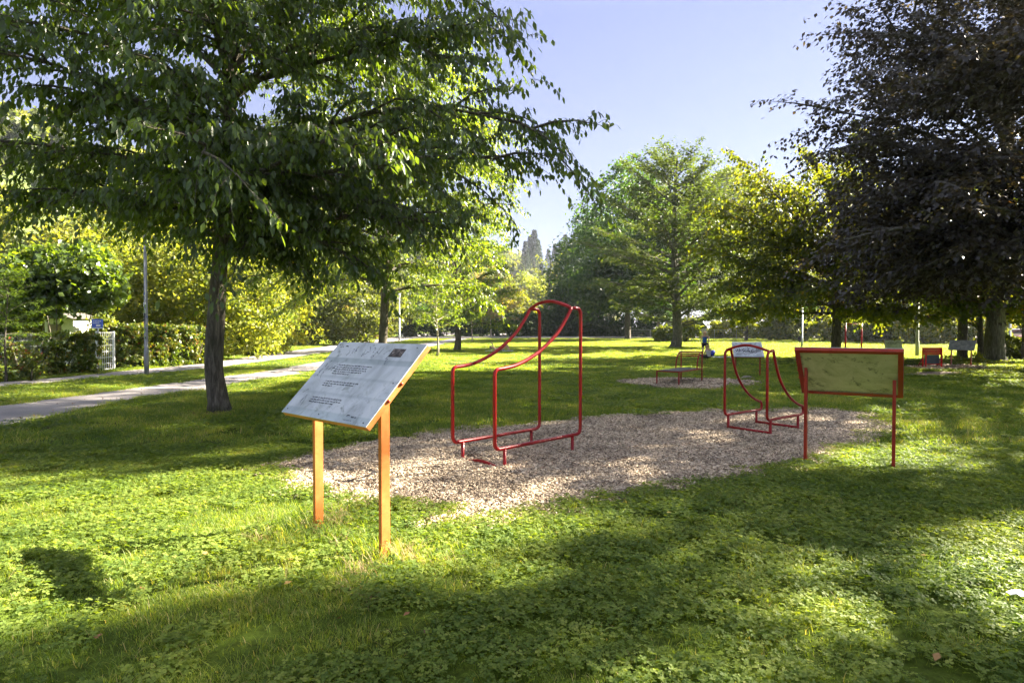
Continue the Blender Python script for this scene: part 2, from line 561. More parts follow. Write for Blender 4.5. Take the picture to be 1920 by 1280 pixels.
def blob_foliage(blobs, n, size, seed, tintb=0., shell=.75, flat=.55, clump=.22, ncl=None, up=.35, boxy=False):
    """leaf arrays spread in clumps through the outer part of several ellipsoids"""
    rg = np.random.RandomState(seed)
    B = np.array(blobs, float)
    w = (B[:, 3] * B[:, 4] + B[:, 4] * B[:, 5] + B[:, 3] * B[:, 5]); w /= w.sum()
    ncl = ncl or max(20, n // 45)
    bi = rg.choice(len(B), ncl, p=w)
    if boxy:
        u = rg.uniform(-1, 1, (ncl, 3))
        ax = rg.choice(3, ncl, p=[.1, .5, .4]); 
        u[np.arange(ncl), ax] = np.where(rg.rand(ncl) < .5, -1, 1) * rg.uniform(.85, 1, ncl)
        c = B[bi, :3] + u * B[bi, 3:6]
    else:
        u = unit(rg.normal(0, 1, (ncl, 3)))
        rad = rg.uniform(shell ** 2, 1, ncl) ** .5 * rg.uniform(.86, 1.1, ncl)
        c = B[bi, :3] + u * B[bi, 3:6] * rad[:, None]
    ci = rg.randint(0, ncl, n)
    cr = clump * (B[bi, 3:6].mean(1)) * rg.uniform(.6, 1.4, ncl)
    d = rg.normal(0, 1, (n, 3)) * [1, 1, flat]
    pos = c[ci] + d * np.minimum(cr[ci], 1.2)[:, None] * .6
    ctint = rg.uniform(-.2, .2, ncl)
    tint = .4 + tintb + ctint[ci] + rg.normal(0, .15, n)
    D = rg.normal(0, 1, (n, 3)); D[:, 2] -= .35
    NN = rg.normal(0, .6, (n, 3)) + [0, 0, up] + unit(pos - B[bi[ci], :3]) * .4
    L = size * rg.uniform(.6, 1.3, n)
    return pos, D, NN, L, L * .7, tint, c

def blob_tree(name, base, H, r0, blobs, n, size, mat_leaf, mat_bark, label=None, cat='tree', group=None, seed=1, tintb=0., trunk_h=None,
              shell=.6, flat=.55, clump=.22, lean=(0, 0), cull=None, nbr=22):
    root = empty(name, base, label, cat, group)
    p, D, NN, L, W, t, c = blob_foliage(blobs, n, size, seed, tintb, shell, flat, clump)
    if cull is not None:
        k = cull(p + np.array(base), np.random.RandomState(seed)); p, D, NN, L, W, t = p[k], D[k], NN[k], L[k], W[k], t[k]
    mb = MB()
    th = trunk_h or H * .85
    tp = [np.array([0, 0, -.15]), np.array([0, 0, .25])] + [np.array([lean[0] * s * th + .03 * th * math.sin(4 * s + seed) * s, lean[1] * s * th + .02 * th * math.cos(3 * s + seed) * s, th * s]) for s in (.12, .3, .5, .7, .85, 1)]
    mb.tube(tp, [r0 * 1.5, r0 * 1.1, r0, r0 * .88, r0 * .72, r0 * .5, r0 * .3, r0 * .1], 10)
    mb.build('trunk', mat_bark, root, smooth=True)
    rg = np.random.RandomState(seed + 5)
    bb = MB()
    for q in c[rg.choice(len(c), min(nbr, len(c)), replace=False)]:
        zz = min(max(q[2] * rg.uniform(.45, .8), th * .2), th * .9)
        s = zz / th
        a = np.array([np.interp(zz, [k[2] for k in tp], [k[0] for k in tp]), np.interp(zz, [k[2] for k in tp], [k[1] for k in tp]), zz])
        mid = (a + q) / 2 + np.array([0, 0, .06 * np.linalg.norm(q - a)])
        bb.tube([a, mid, q], [r0 * .38 * (1.1 - s), r0 * .22 * (1.1 - s), .015], 5, cap=False)
    bb.build('branches', mat_bark, root, smooth=True)
    link('crown', leaf_mesh('crown', p, D, NN, L, W, t), mat_leaf, root)
    return root

def shrub(name, base, blobs, n, size, mat_leaf, label, cat='bush', group=None, seed=1, tintb=0., shell=.45, flat=.7, clump=.2, boxy=False, stems=8):
    root = empty(name, base, label, cat, group)
    p, D, NN, L, W, t, c = blob_foliage(blobs, n, size, seed, tintb, shell, flat, clump, boxy=boxy)
    k = p[:, 2] > .02
    link('foliage', leaf_mesh('foliage', p[k], D[k], NN[k], L[k], W[k], t[k]), mat_leaf, root)
    rg = np.random.RandomState(seed)
    mb = MB()
    for q in c[rg.choice(len(c), min(stems, len(c)), replace=False)]:
        g = np.array([q[0] * .6 + rg.normal(0, .1), q[1] * .6, 0])
        mb.tube([g - [0, 0, .1], (g + q) / 2 + rg.normal(0, .08, 3), q], [.035, .025, .01], 5, cap=False)
    mb.build('stems', M['bark_dark'], root, smooth=True)
    return root

def copy_thing(o, loc, rz=0., sc=(1, 1, 1), label=None, group=None):
    c = o.copy(); COL.objects.link(c)
    c.location = [float(v) for v in loc]; c.rotation_euler = (0, 0, rz); c.scale = sc
    if label: c['label'] = label
    if group: c['group'] = group
    for ch in list(o.children):
        d = ch.copy(); COL.objects.link(d); d.parent = c
        for g in list(ch.children):
            e = g.copy(); COL.objects.link(e); e.parent = d
    return c

# ------------------------------------------------------------------ sun gaps: places of the lawn that the gaps between boughs light up
LIT = [
 ([(-600, 900), (0, 898), (120, 890), (250, 893), (400, 880), (520, 890), (560, 905), (640, 955), (800, 965), (1000, 960), (1040, 1010), (940, 1045), (860, 1085), (700, 1105), (560, 1085), (450, 1090), (300, 1120), (150, 1170), (0, 1240), (-600, 1290)], .992),
 ([(1400, 878), (1500, 850), (1640, 842), (1780, 840), (1960, 862), (1960, 885), (1700, 892), (1600, 896), (1480, 898)], .93),
 ([(1700, 1000), (1920, 955), (2200, 965), (2200, 1250), (1900, 1240), (1740, 1130), (1640, 1060)], .985),
 ([(1370, 1160), (1500, 1130), (1660, 1170), (1640, 1250), (1420, 1262)], .9),
 ([(1195, 955), (1280, 948), (1340, 985), (1260, 1010), (1200, 990)], .6),
 ([(1370, 1080), (1500, 1060), (1640, 1090), (1600, 1115), (1420, 1110)], .5),
 ([(680, 880), (760, 866), (830, 872), (800, 890), (700, 898)], .85),
 ([(540, 890), (640, 880), (690, 905), (600, 915)], .85),
 ([(820, 935), (960, 925), (1060, 940), (990, 972), (850, 970)], .8),
 ([(1090, 845), (1170, 838), (1190, 850), (1110, 858)], .7),
 ([(1100, 885), (1200, 880), (1180, 896)], .6),
 ([(400, 742), (470, 735), (600, 706), (900, 695), (1160, 690), (1160, 640), (400, 640)], .95),
 ([(-300, 756), (0, 738), (260, 712), (420, 700), (420, 690), (-300, 735)], .85),
 ([(-200, 800), (50, 782), (300, 752), (430, 735), (430, 742), (250, 765), (0, 805)], .75),
 ([(1160, 697), (1920, 712), (1920, 655), (1160, 640)], .8),
 ([(1330, 722), (1460, 718), (1470, 706), (1330, 700)], .6),
]
LITW = [(ground_poly(p), k) for p, k in LIT]
# beds of closed shade: the chip bed and the broad band across the near lawn
SHADEW = [ground_poly(p) for p in (
    [(480, 880), (700, 832), (1000, 795), (1300, 770), (1640, 770), (1660, 810), (1500, 875), (1250, 925), (960, 975), (700, 945)],
    [(100, 1290), (150, 1190), (420, 1110), (640, 1115), (880, 1095), (1050, 1010), (1250, 930), (1900, 900), (1900, 945), (1700, 990), (1640, 1060), (1500, 1055), (1350, 1090), (1360, 1160), (1300, 1300)])]

def hedge_sun(p):
    # leaves high in the avenue trees that would shade the garden side
    def f(pos, rg):
        t = (pos[:, 0] + 18) / SUN[0]
        y = pos[:, 1] - SUN[1] * t; z = pos[:, 2] - SUN[2] * t
        hit = (z > -.2) & (z < 10) & (y > 16) & (y < 95) & (t > 3)
        return ~(hit & (rg.rand(len(pos)) < p))
    return f

def clear_to(xp, y0, y1, z0, z1, p):
    def f(pos, rg):
        t = (pos[:, 0] - xp) / SUN[0]
        y = pos[:, 1] - SUN[1] * t; z = pos[:, 2] - SUN[2] * t
        return ~((z > z0) & (z < z1) & (y > y0) & (y < y1) & (t > 3) & (rg.rand(len(pos)) < p))
    return f

def sun_gap(pos, rg):
    """drop most of the leaves whose shadow would fall on a sunlit patch"""
    t = pos[:, 2] / SUN[2]
    sx = pos[:, 0] - SUN[0] * t; sy = pos[:, 1] - SUN[1] * t
    sx = sx + rg.normal(0, .12, len(sx)); sy = sy + rg.normal(0, .1, len(sy))
    pr = np.full(len(sx), .32)
    for poly in SHADEW: pr = np.where(inpoly(sx, sy, poly), .10, pr)
    for poly, k in LITW:
        pr = np.where(inpoly(sx, sy, poly), np.maximum(pr, k), pr)
    return (rg.rand(len(sx)) > pr) & hedge_sun(.8)(pos, rg)
# ------------------------------------------------------------------ ground, paths, mulch
m, nt, b = newmat('ground_soil')
gp = geo_pos(nt)
n1 = noise(nt, .35, 5, vec=gp); n2 = noise(nt, 14, 6, .7, vec=gp); n3 = noise(nt, 2.2, 4, vec=gp)
r1 = ramp(nt, [(.3, G(.06, .09, .014)), (.55, G(.09, .13, .018)), (.75, G(.13, .15, .028))], n1.outputs[0])
r2 = ramp(nt, [(.3, G(.45, .45, .4)), (.7, G(1.4, 1.4, 1.3))], n2.outputs[0])
r3 = ramp(nt, [(.35, G(.8, .8, .8)), (.65, G(1.2, 1.2, 1.1))], n3.outputs[0])
mx = N(nt, 'ShaderNodeMix', data_type='RGBA', blend_type='MULTIPLY'); mx.inputs[0].default_value = 1
mx2 = N(nt, 'ShaderNodeMix', data_type='RGBA', blend_type='MULTIPLY'); mx2.inputs[0].default_value = 1
nt.links.new(r1.outputs[0], mx.inputs[6]); nt.links.new(r2.outputs[0], mx.inputs[7])
nt.links.new(mx.outputs[2], mx2.inputs[6]); nt.links.new(r3.outputs[0], mx2.inputs[7])
nt.links.new(mx2.outputs[2], b.inputs['Base Color'])
b.inputs['Roughness'].default_value = .95; b.inputs['Specular IOR Level'].default_value = .1
bump(nt, b, n2.outputs[0], .8, .05)
M['ground'] = m

ys = np.concatenate([[-60, -20, 0], np.arange(2, 40, 2.), np.arange(40, 200, 2.), [230, 300, 400, 550, 700]])
xs = np.concatenate([[-650, -400, -250], np.arange(-150, 151, 10.), [250, 400, 650]])
X, Y = np.meshgrid(xs, ys)
V = np.stack([X, Y, gz(Y)], -1).reshape(-1, 3)
nx = len(xs)
ii = np.arange(len(ys) - 1)[:, None] * nx + np.arange(nx - 1)[None, :]
F = np.stack([ii, ii + 1, ii + 1 + nx, ii + nx], -1).reshape(-1, 4)
tag(link('lawn', fast_mesh('lawn', V, [F]), M['ground']), kind='structure')

m, nt, b = newmat('asphalt')
gp = geo_pos(nt)
n1 = noise(nt, 60, 5, .7, vec=gp); n2 = noise(nt, .8, 5, vec=gp); n3 = noise(nt, 6, 6, .7, vec=gp, dist=.5)
r1 = ramp(nt, [(.3, G(.24, .22, .225)), (.7, G(.39, .355, .35))], n1.outputs[0])
r2 = ramp(nt, [(.35, G(.8, .8, .8)), (.7, G(1.2, 1.18, 1.12))], n2.outputs[0])
r3 = ramp(nt, [(.62, G(1, 1, 1)), (.7, G(.75, .62, .45))], n3.outputs[0])
mx = N(nt, 'ShaderNodeMix', data_type='RGBA', blend_type='MULTIPLY'); mx.inputs[0].default_value = 1
mx2 = N(nt, 'ShaderNodeMix', data_type='RGBA', blend_type='MULTIPLY'); mx2.inputs[0].default_value = 1
nt.links.new(r1.outputs[0], mx.inputs[6]); nt.links.new(r2.outputs[0], mx.inputs[7])
nt.links.new(mx.outputs[2], mx2.inputs[6]); nt.links.new(r3.outputs[0], mx2.inputs[7])
nt.links.new(mx2.outputs[2], b.inputs['Base Color'])
b.inputs['Roughness'].default_value = .9; b.inputs['Specular IOR Level'].default_value = .25
bump(nt, b, n1.outputs[0], .5, .01)
M['asphalt'] = m

PATHS = {
 'near_path': ([(-420, 838), (0, 761.6), (131, 744), (267, 726), (386, 709.6), (460, 700.7), (603, 678.5), (700, 662), (789, 645), (840, 637), (886, 631), (979, 622.5), (1060, 619.5)],
               [(-420, 925), (0, 800), (128, 773), (252, 747), (389, 732), (460, 717), (585, 699), (700, 677), (789, 653.5), (830, 645), (872, 637), (924, 629.5), (1060, 622.5)]),
 'far_path': ([(-420, 746), (0, 717), (142, 705), (208, 697.7), (396, 681), (440, 673), (528, 660.5), (631, 647.5), (700, 638), (760, 629.5), (820, 624), (900, 620), (960, 618.6)],
              [(-420, 772), (0, 727), (148, 712.6), (270, 703.6), (398, 691.8), (440, 684), (539, 671.5), (621, 659), (700, 646.5), (770, 637), (830, 629.5), (900, 624), (960, 621)]),
}
PATHPOLY = {}
for nm, (up, lo) in PATHS.items():
    U = np.array([P(*p) for p in up]); Lw = np.array([P(*p) for p in lo])
    def dens(A, k=7):
        t = np.linspace(0, len(A) - 1, (len(A) - 1) * k + 1)
        return np.stack([np.interp(t, np.arange(len(A)), A[:, c]) for c in range(2)], 1)
    U = dens(U); Lw = dens(Lw)
    rg = np.random.RandomState(4)
    U = U + rg.normal(0, .02, U.shape); Lw = Lw + rg.normal(0, .02, Lw.shape)
    PATHPOLY[nm] = np.concatenate([U, Lw[::-1]])
    rows = []
    for k in np.linspace(0, 1, 7):
        q = U * (1 - k) + Lw * k
        rows.append(np.concatenate([q, (gz(q[:, 1]) + .012 + .0006 * np.maximum(q[:, 1] - 30, 0))[:, None]], 1))
    V = np.array(rows); a, c = V.shape[:2]
    ii = np.arange(a - 1)[:, None] * c + np.arange(c - 1)[None, :]
    F = np.stack([ii, ii + c, ii + c + 1, ii + 1], -1).reshape(-1, 4)
    tag(link(nm.replace('near_path', 'path').replace('far_path', 'footpath'), fast_mesh(nm, V.reshape(-1, 3), [F]), M['asphalt']), kind='structure')

m, nt, b = newmat('mulch_bed')
gp = geo_pos(nt)
vo = N(nt, 'ShaderNodeTexVoronoi'); vo.inputs['Scale'].default_value = 38
mpn = N(nt, 'ShaderNodeMapping'); mpn.inputs['Scale'].default_value = (1, .6, 1)
nt.links.new(gp, mpn.inputs[0]); nt.links.new(mpn.outputs[0], vo.inputs['Vector'])
r = ramp(nt, [(0, G(.06, .042, .03)), (.3, G(.18, .13, .09)), (.6, G(.36, .28, .20)), (1, G(.50, .42, .32))], vo.outputs['Color'])
nt.links.new(r.outputs[0], b.inputs['Base Color'])
b.inputs['Roughness'].default_value = .9
bump(nt, b, vo.outputs['Distance'], .8, .02)
M['mulch_bed'] = m
MULCH_PX = [(505, 876), (560, 858), (640, 842), (700, 835), (780, 822), (860, 810), (1000, 800), (1140, 782), (1300, 775), (1400, 771), (1480, 768), (1550, 768), (1600, 775), (1640, 790), (1640, 806), (1600, 828), (1560, 850), (1500, 868), (1440, 880), (1380, 893), (1250, 915), (1100, 940), (1000, 957), (960, 968), (900, 973), (860, 968), (800, 955), (740, 945), (700, 942), (640, 935), (580, 920), (540, 903)]
MULCH2_PX = [(1168, 716), (1200, 713), (1260, 711.5), (1320, 712), (1380, 714), (1425, 717), (1400, 723), (1340, 729), (1270, 729), (1200, 723)]
MULCH3_PX = [(1700, 689), (1740, 686), (1790, 685), (1840, 687), (1850, 690), (1800, 693), (1740, 694)]
DIRT_PX = [(1700, 699), (1730, 696), (1800, 697), (1810, 702), (1750, 706), (1700, 706)]
def jag(poly, amp, k=6, seed=1):
    rg = np.random.RandomState(seed)
    A = np.array(poly); out = []
    for i in range(len(A)):
        a, b_ = A[i], A[(i + 1) % len(A)]
        for s in range(k):
            out.append(a + (b_ - a) * s / k + rg.normal(0, amp, 2))
    return np.array(out)
MULCH = [jag(ground_poly(MULCH_PX), .05, 5), jag(ground_poly(MULCH2_PX), .06, 4, 2), jag(ground_poly(MULCH3_PX), .08, 4, 3), jag(ground_poly(DIRT_PX), .1, 4, 4)]
for i, poly in enumerate(MULCH):
    mb = MB()
    c = poly.mean(0)
    n = len(poly)
    mb.add([(c[0], c[1], .006)] + [(p[0], p[1], .005) for p in poly], [(0, k + 1, (k + 1) % n + 1) for k in range(n)])
    tag(mb.build('mulch_ground', M['mulch_bed']), kind='structure')

# ------------------------------------------------------------------ instanced ground cover
def scatter(name, pts, rots, scl, idx, sources, kind='stuff', cat=None):
    me = bpy.data.meshes.new(name)
    me.vertices.add(len(pts))
    me.vertices.foreach_set('co', np.asarray(pts, np.float32).ravel())
    a = me.attributes.new('rot', 'FLOAT_VECTOR', 'POINT'); a.data.foreach_set('vector', np.asarray(rots, np.float32).ravel())
    a = me.attributes.new('scl', 'FLOAT', 'POINT'); a.data.foreach_set('value', np.asarray(scl, np.float32))
    a = me.attributes.new('idx', 'INT', 'POINT'); a.data.foreach_set('value', np.asarray(idx, np.int32))
    o = link(name, me)
    col = bpy.data.collections.new(name + '_kinds')
    for k, (sm, mat) in enumerate(sources):
        s = bpy.data.objects.new('%s_kind_%02d' % (name, k), sm)
        if not len(sm.materials): sm.materials.append(mat)
        col.objects.link(s)
    ng = bpy.data.node_groups.new(name, 'GeometryNodeTree')
    ng.interface.new_socket('Geometry', in_out='INPUT', socket_type='NodeSocketGeometry')
    ng.interface.new_socket('Geometry', in_out='OUTPUT', socket_type='NodeSocketGeometry')
    nn = ng.nodes
    gi = nn.new('NodeGroupInput'); go = nn.new('NodeGroupOutput')
    ip = nn.new('GeometryNodeInstanceOnPoints'); ci = nn.new('GeometryNodeCollectionInfo')
    ci.inputs['Collection'].default_value = col
    ci.inputs['Separate Children'].default_value = True
    ci.inputs['Reset Children'].default_value = True
    def na(nm, ty):
        q = nn.new('GeometryNodeInputNamedAttribute'); q.data_type = ty; q.inputs['Name'].default_value = nm
        return next(s for s in q.outputs if s.enabled and s.name == 'Attribute')
    L = ng.links.new
    L(gi.outputs[0], ip.inputs['Points']); L(ci.outputs[0], ip.inputs['Instance'])
    ip.inputs['Pick Instance'].default_value = True
    L(na('idx', 'INT'), ip.inputs['Instance Index'])
    L(na('rot', 'FLOAT_VECTOR'), ip.inputs['Rotation'])
    L(na('scl', 'FLOAT'), ip.inputs['Scale'])
    L(ip.outputs[0], go.inputs[0])
    md = o.modifiers.new('scatter', 'NODES'); md.node_group = ng
    tag(o, kind=kind)
    return o

def blade_patch(name, rad, n, h, w, seed, bend=.5, tint=0., dry=.06):
    rg = np.random.RandomState(seed)
    r = rad * np.sqrt(rg.rand(n)); a = rg.uniform(0, 6.283, n)
    p = np.stack([r * np.cos(a), r * np.sin(a), np.full(n, -.005)], 1)
    az = rg.uniform(0, 6.283, n); d = np.stack([np.cos(az), np.sin(az), 0 * az], 1)
    s = np.stack([-np.sin(az), np.cos(az), 0 * az], 1)
    H = (h * rg.uniform(.5, 1.35, n))[:, None]; W = (w * rg.uniform(.7, 1.2, n))[:, None]; B = (bend * rg.uniform(.3, 1.5, n))[:, None] * H
    up = np.array([0, 0, 1.])
    V = np.stack([p - s * W * .5, p + s * W * .5,
                  p + up * H * .5 + d * B * .28 - s * W * .42, p + up * H * .5 + d * B * .28 + s * W * .42,
                  p + up * H * .85 + d * B * .72 - s * W * .26, p + up * H * .85 + d * B * .72 + s * W * .26,
                  p + up * H * (1 - .12 * bend) + d * B * 1.15], 1).reshape(-1, 3)
    b = np.arange(n)[:, None] * 7
    F4 = np.concatenate([b + [0, 1, 3, 2], b + [2, 3, 5, 4]]); F3 = b + [4, 5, 6]
    me = fast_mesh(name, V, [F4, F3])
    t = np.clip(.35 + tint + rg.normal(0, .16, n), 0, .9)
    t = np.where(rg.rand(n) < dry, 1.0, t)
    at_ = me.attributes.new('tint', 'FLOAT', 'FACE')
    at_.data.foreach_set('value', np.concatenate([t, t, t]).astype(np.float32))
    return me

def clover_patch(name, rad, n, h, seed, ls=.013):
    rg = np.random.RandomState(seed)
    V = []; F = []; T = []
    for i in range(n):
        r = rad * math.sqrt(rg.rand()); a = rg.uniform(0, 6.283)
        hh = h * rg.uniform(.5, 1.3)
        c = np.array([r * math.cos(a), r * math.sin(a), 0])
        top = c + np.array([rg.normal(0, .012), rg.normal(0, .012), hh])
        nrm = unit(np.array([rg.normal(0, .28), rg.normal(0, .28), 1]))
        t0 = rg.uniform(0, 6.28); R = ls * rg.uniform(.7, 1.35)
        ti = .4 + rg.normal(0, .2)
        o = len(V); V += [c - [.0007, 0, 0], c + [.0007, 0, 0], top]; F.append((o, o + 1, o + 2)); T.append(.6)
        ax = unit(np.cross(nrm, [1, .1, 0])); ay = np.cross(nrm, ax)
        for k in range(3):
            th = t0 + k * 2.094
            u = math.cos(th) * ax + math.sin(th) * ay; v = np.cross(nrm, u)
            o = len(V)
            V += [top, top + u * R * .55 - v * R * .52 + nrm * R * .12, top + u * R * 1.15 - v * R * .42 + nrm * R * .06, top + u * R * 1.12 - nrm * R * .04,
                  top + u * R * 1.15 + v * R * .42 + nrm * R * .06, top + u * R * .55 + v * R * .52 + nrm * R * .12]
            F += [(o, o + 2, o + 1), (o, o + 3, o + 2), (o, o + 4, o + 3), (o, o + 5, o + 4)]; T += [ti] * 4
    me = fast_mesh(name, np.array(V), [np.array(F)])
    a = me.attributes.new('tint', 'FLOAT', 'FACE'); a.data.foreach_set('value', np.clip(T, 0, 1).astype(np.float32))
    return me

srcs = []
for s in range(4): srcs.append((blade_patch('blades', .11, 84, .037, .0034, 10 + s, .85), M['grass']))        # 0-3 short lawn grass
for s in range(3): srcs.append((clover_patch('clover', .11, 42, .042, 20 + s, .0122), M['clover']))                   # 4-6 clover
for s in range(3): srcs.append((blade_patch('tuft', .09, 34, .105, .0042, 30 + s, .9, .05, .1), M['grass']))     # 7-9 long tufts
for s in range(3): srcs.append((blade_patch('sward', .32, 200, .05, .008, 40 + s, .8), M['grass']))            # 10-12 mid distance
for s in range(2): srcs.append((blade_patch('far_sward', .75, 320, .045, .018, 50 + s, .8), M['grass']))        # 13-14 far
for s in range(2): srcs.append((blade_patch('straw', .08, 30, .09, .004, 60 + s, 1.4, .3, .8), M['straw']))    # 15-16 dry
for s in range(2): srcs.append((clover_patch('clover_mid', .30, 90, .05, 70 + s, .022), M['clover']))           # 17-18 clover mid distance

def vnoise(x, y, s, seed):
    rg = np.random.RandomState(seed)
    T = rg.rand(256, 256)
    u = x / s + 100; v = y / s + 100
    i = np.floor(u).astype(int); j = np.floor(v).astype(int); fu = u - i; fv = v - j
    fu = fu * fu * (3 - 2 * fu); fv = fv * fv * (3 - 2 * fv)
    g = lambda a, c: T[a % 256, c % 256]
    return (g(i, j) * (1 - fu) + g(i + 1, j) * fu) * (1 - fv) + (g(i, j + 1) * (1 - fu) + g(i + 1, j + 1) * fu) * fv

rg = np.random.RandomState(77)
def zone(y0, y1, dens, mx=1.2):
    A = .85 * (y1 ** 2 - y0 ** 2) * 1.06 + 2 * mx * (y1 - y0)
    n = int(A * dens * 1.15)
    y = np.sqrt(rg.uniform(y0 ** 2, y1 ** 2, n * 2))
    x = rg.uniform(-1, 1, n * 2) * (y1 * .88 + mx)
    k = np.abs(x) < (y * .88 + mx)
    return x[k][:n], y[k][:n]
def free(x, y, grow=0.):
    k = np.ones(len(x), bool)
    jx = x + rg.normal(0, .05, len(x)); jy = y + rg.normal(0, .07, len(x))
    for p in MULCH: k &= ~inpoly(jx, jy, p)
    for p in PATHPOLY.values(): k &= ~inpoly(x + rg.normal(0, .03, len(x)), y + rg.normal(0, .05, len(x)), p)
    return k
PX, PI, PS = [], [], []
A0 = P(597, 990); B0 = P(721, 1043)
def put(x, y, idx, s):
    PX.append(np.stack([x, y, gz(y)], 1)); PI.append(idx); PS.append(s)
# near field
x, y = zone(2.0, 8.5, 130); k = free(x, y); x, y = x[k], y[k]
cl = vnoise(x, y, 1.1, 3) * .4 + vnoise(x, y, .33, 4) * .35 + .25 * rg.rand(len(x)) + .20 * (x > -.4) * (y < 7.5) - .03
pick = rg.rand(len(x))
d0 = np.minimum(np.hypot(x - A0[0], y - A0[1]), np.hypot(x - B0[0], y - B0[1]))
isclo = (cl > .39) & (pick < .80)
near_sign = np.exp(-(d0 / .42) ** 2)
idx = np.where(isclo & (rg.rand(len(x)) > near_sign), rg.randint(4, 7, len(x)), rg.randint(0, 4, len(x)))
lt = rg.rand(len(x)) < (.025 + .55 * near_sign + .05 * (vnoise(x, y, .7, 9) > .72))
idx = np.where(lt, rg.randint(7, 10, len(x)), idx)
st = rg.rand(len(x)) < (.0015 + .22 * near_sign * (vnoise(x, y, .3, 12) > .5))
idx = np.where(st, rg.randint(15, 17, len(x)), idx)
put(x, y, idx, rg.uniform(.75, 1.25, len(x)) * (1 - .25 * (idx > 6)) * (1 + .55 * near_sign))
# middle
x, y = zone(8.5, 26, 17, 1.5); k = free(x, y); x, y = x[k], y[k]
idx = np.where((vnoise(x, y, 1.3, 3) > .5) & (rg.rand(len(x)) < .5), rg.randint(17, 19, len(x)), rg.randint(10, 13, len(x)))
put(x, y, idx, rg.uniform(.8, 1.25, len(x)))
x, y = zone(8.5, 16, 14, 1.5); k = free(x, y); x, y = x[k], y[k]
put(x, y, np.where(rg.rand(len(x)) < .3, rg.randint(7, 10, len(x)), rg.randint(0, 4, len(x))), rg.uniform(.9, 1.4, len(x)))
# far
x, y = zone(26, 85, 2.9, 2); k = free(x, y)
for ox, oy in ((.7, 0), (-.7, 0), (0, .7), (0, -.7)): k &= free(x + ox, y + oy)
x, y = x[k], y[k]
put(x, y, rg.randint(13, 15, len(x)), rg.uniform(.8, 1.2, len(x)) * np.where(y > 60, 1.3, 1))
# ragged edges: longer tufts along mulch and paths
for poly, step, s in [(MULCH[0], .04, .7), (MULCH[1], .2, .8)] + [(p, .3, 1.0) for p in PATHPOLY.values()]:
    q = np.concatenate([poly, poly[:1]])
    for i in range(len(q) - 1):
        L = np.linalg.norm(q[i + 1] - q[i])
        if q[i][1] > 60 or q[i][1] < 2: continue
        n = max(1, int(L / step))
        t = rg.rand(n)[:, None]
        e = q[i] + (q[i + 1] - q[i]) * t + rg.normal(0, .09, (n, 2))
        put(e[:, 0], e[:, 1], np.where(rg.rand(n) < .5, rg.randint(7, 10, n), rg.randint(0, 4, n)), rg.uniform(.5, 1.0, n) * s)
PX = np.concatenate(PX); PI = np.concatenate(PI); PS = np.concatenate(PS)
rots = np.stack([rg.normal(0, .06, len(PX)), rg.normal(0, .06, len(PX)), rg.uniform(0, 6.283, len(PX))], 1)
scatter('grass', PX, rots, PS, PI, srcs)

# wood chips
def chip_patch(name, rad, n, seed, s=1.):
    rg = np.random.RandomState(seed)
    r = rad * np.sqrt(rg.rand(n)); a = rg.uniform(0, 6.283, n)
    c = np.stack([r * np.cos(a), r * np.sin(a), .006 + .03 * rg.rand(n) ** 1.5], 1)
    u = unit(rg.normal(0, 1, (n, 3)) * [1, 1, .28]); nn = unit(rg.normal(0, .38, (n, 3)) + [0, 0, 1]); v = unit(np.cross(nn, u)); nn = np.cross(u, v)
    L = (s * rg.uniform(.010, .026, n))[:, None]; W = (s * rg.uniform(.004, .011, n))[:, None]; T = .0018
    k1 = rg.uniform(.6, 1, (n, 1)); k2 = rg.uniform(.6, 1, (n, 1))
    V = np.stack([c - u * L - v * W * k1, c + u * L * .9 - v * W * k2, c + u * L * k1 + v * W, c - u * L * k2 + v * W * .8], 1)
    V = np.concatenate([V + nn[:, None] * T, V - nn[:, None] * T], 1).reshape(-1, 3)
    b = np.arange(n)[:, None] * 8
    F = np.concatenate([b + [0, 1, 2, 3], b + [0, 4, 5, 1], b + [1, 5, 6, 2], b + [2, 6, 7, 3], b + [3, 7, 4, 0]])
    me = fast_mesh(name, V, [F])
    t = rg.rand(n)
    at_ = me.attributes.new('tint', 'FLOAT', 'FACE'); at_.data.foreach_set('value', np.tile(t, 5).astype(np.float32))
    return me
m, nt, b = newmat('wood_chip')
at_ = N(nt, 'ShaderNodeAttribute', attribute_name='tint')
r = ramp(nt, [(0, G(.09, .065, .045)), (.2, G(.28, .21, .145)), (.5, G(.53, .43, .31)), (.8, G(.70, .57, .42)), (1, G(.80, .70, .55))], at_.outputs['Fac'])
nz = noise(nt, 1.3, 4, vec=geo_pos(nt)); rz_ = ramp(nt, [(.34, G(.62, .59, .55)), (.48, G(.95, .93, .88)), (.7, G(1.2, 1.16, 1.08))], nz.outputs[0])
mx = N(nt, 'ShaderNodeMix', data_type='RGBA', blend_type='MULTIPLY'); mx.inputs[0].default_value = 1
nt.links.new(r.outputs[0], mx.inputs[6]); nt.links.new(rz_.outputs[0], mx.inputs[7]); nt.links.new(mx.outputs[2], b.inputs['Base Color'])
b.inputs['Roughness'].default_value = .75
M['chip'] = m
cs = [(chip_patch('chips', .16, 115, 80 + s, 1.05), M['chip']) for s in range(6)]
def fill(poly, dens):
    lo, hi = poly.min(0), poly.max(0)
    n = int((hi - lo).prod() * dens)
    q = lo + (hi - lo) * rg.rand(n, 2)
    return q[inpoly(q[:, 0], q[:, 1], poly)]
q = np.concatenate([fill(MULCH[0], 75), fill(MULCH[1], 30), fill(MULCH[2], 14)])
eq = np.concatenate([MULCH[0], MULCH[0][:1]]); ee_ = []
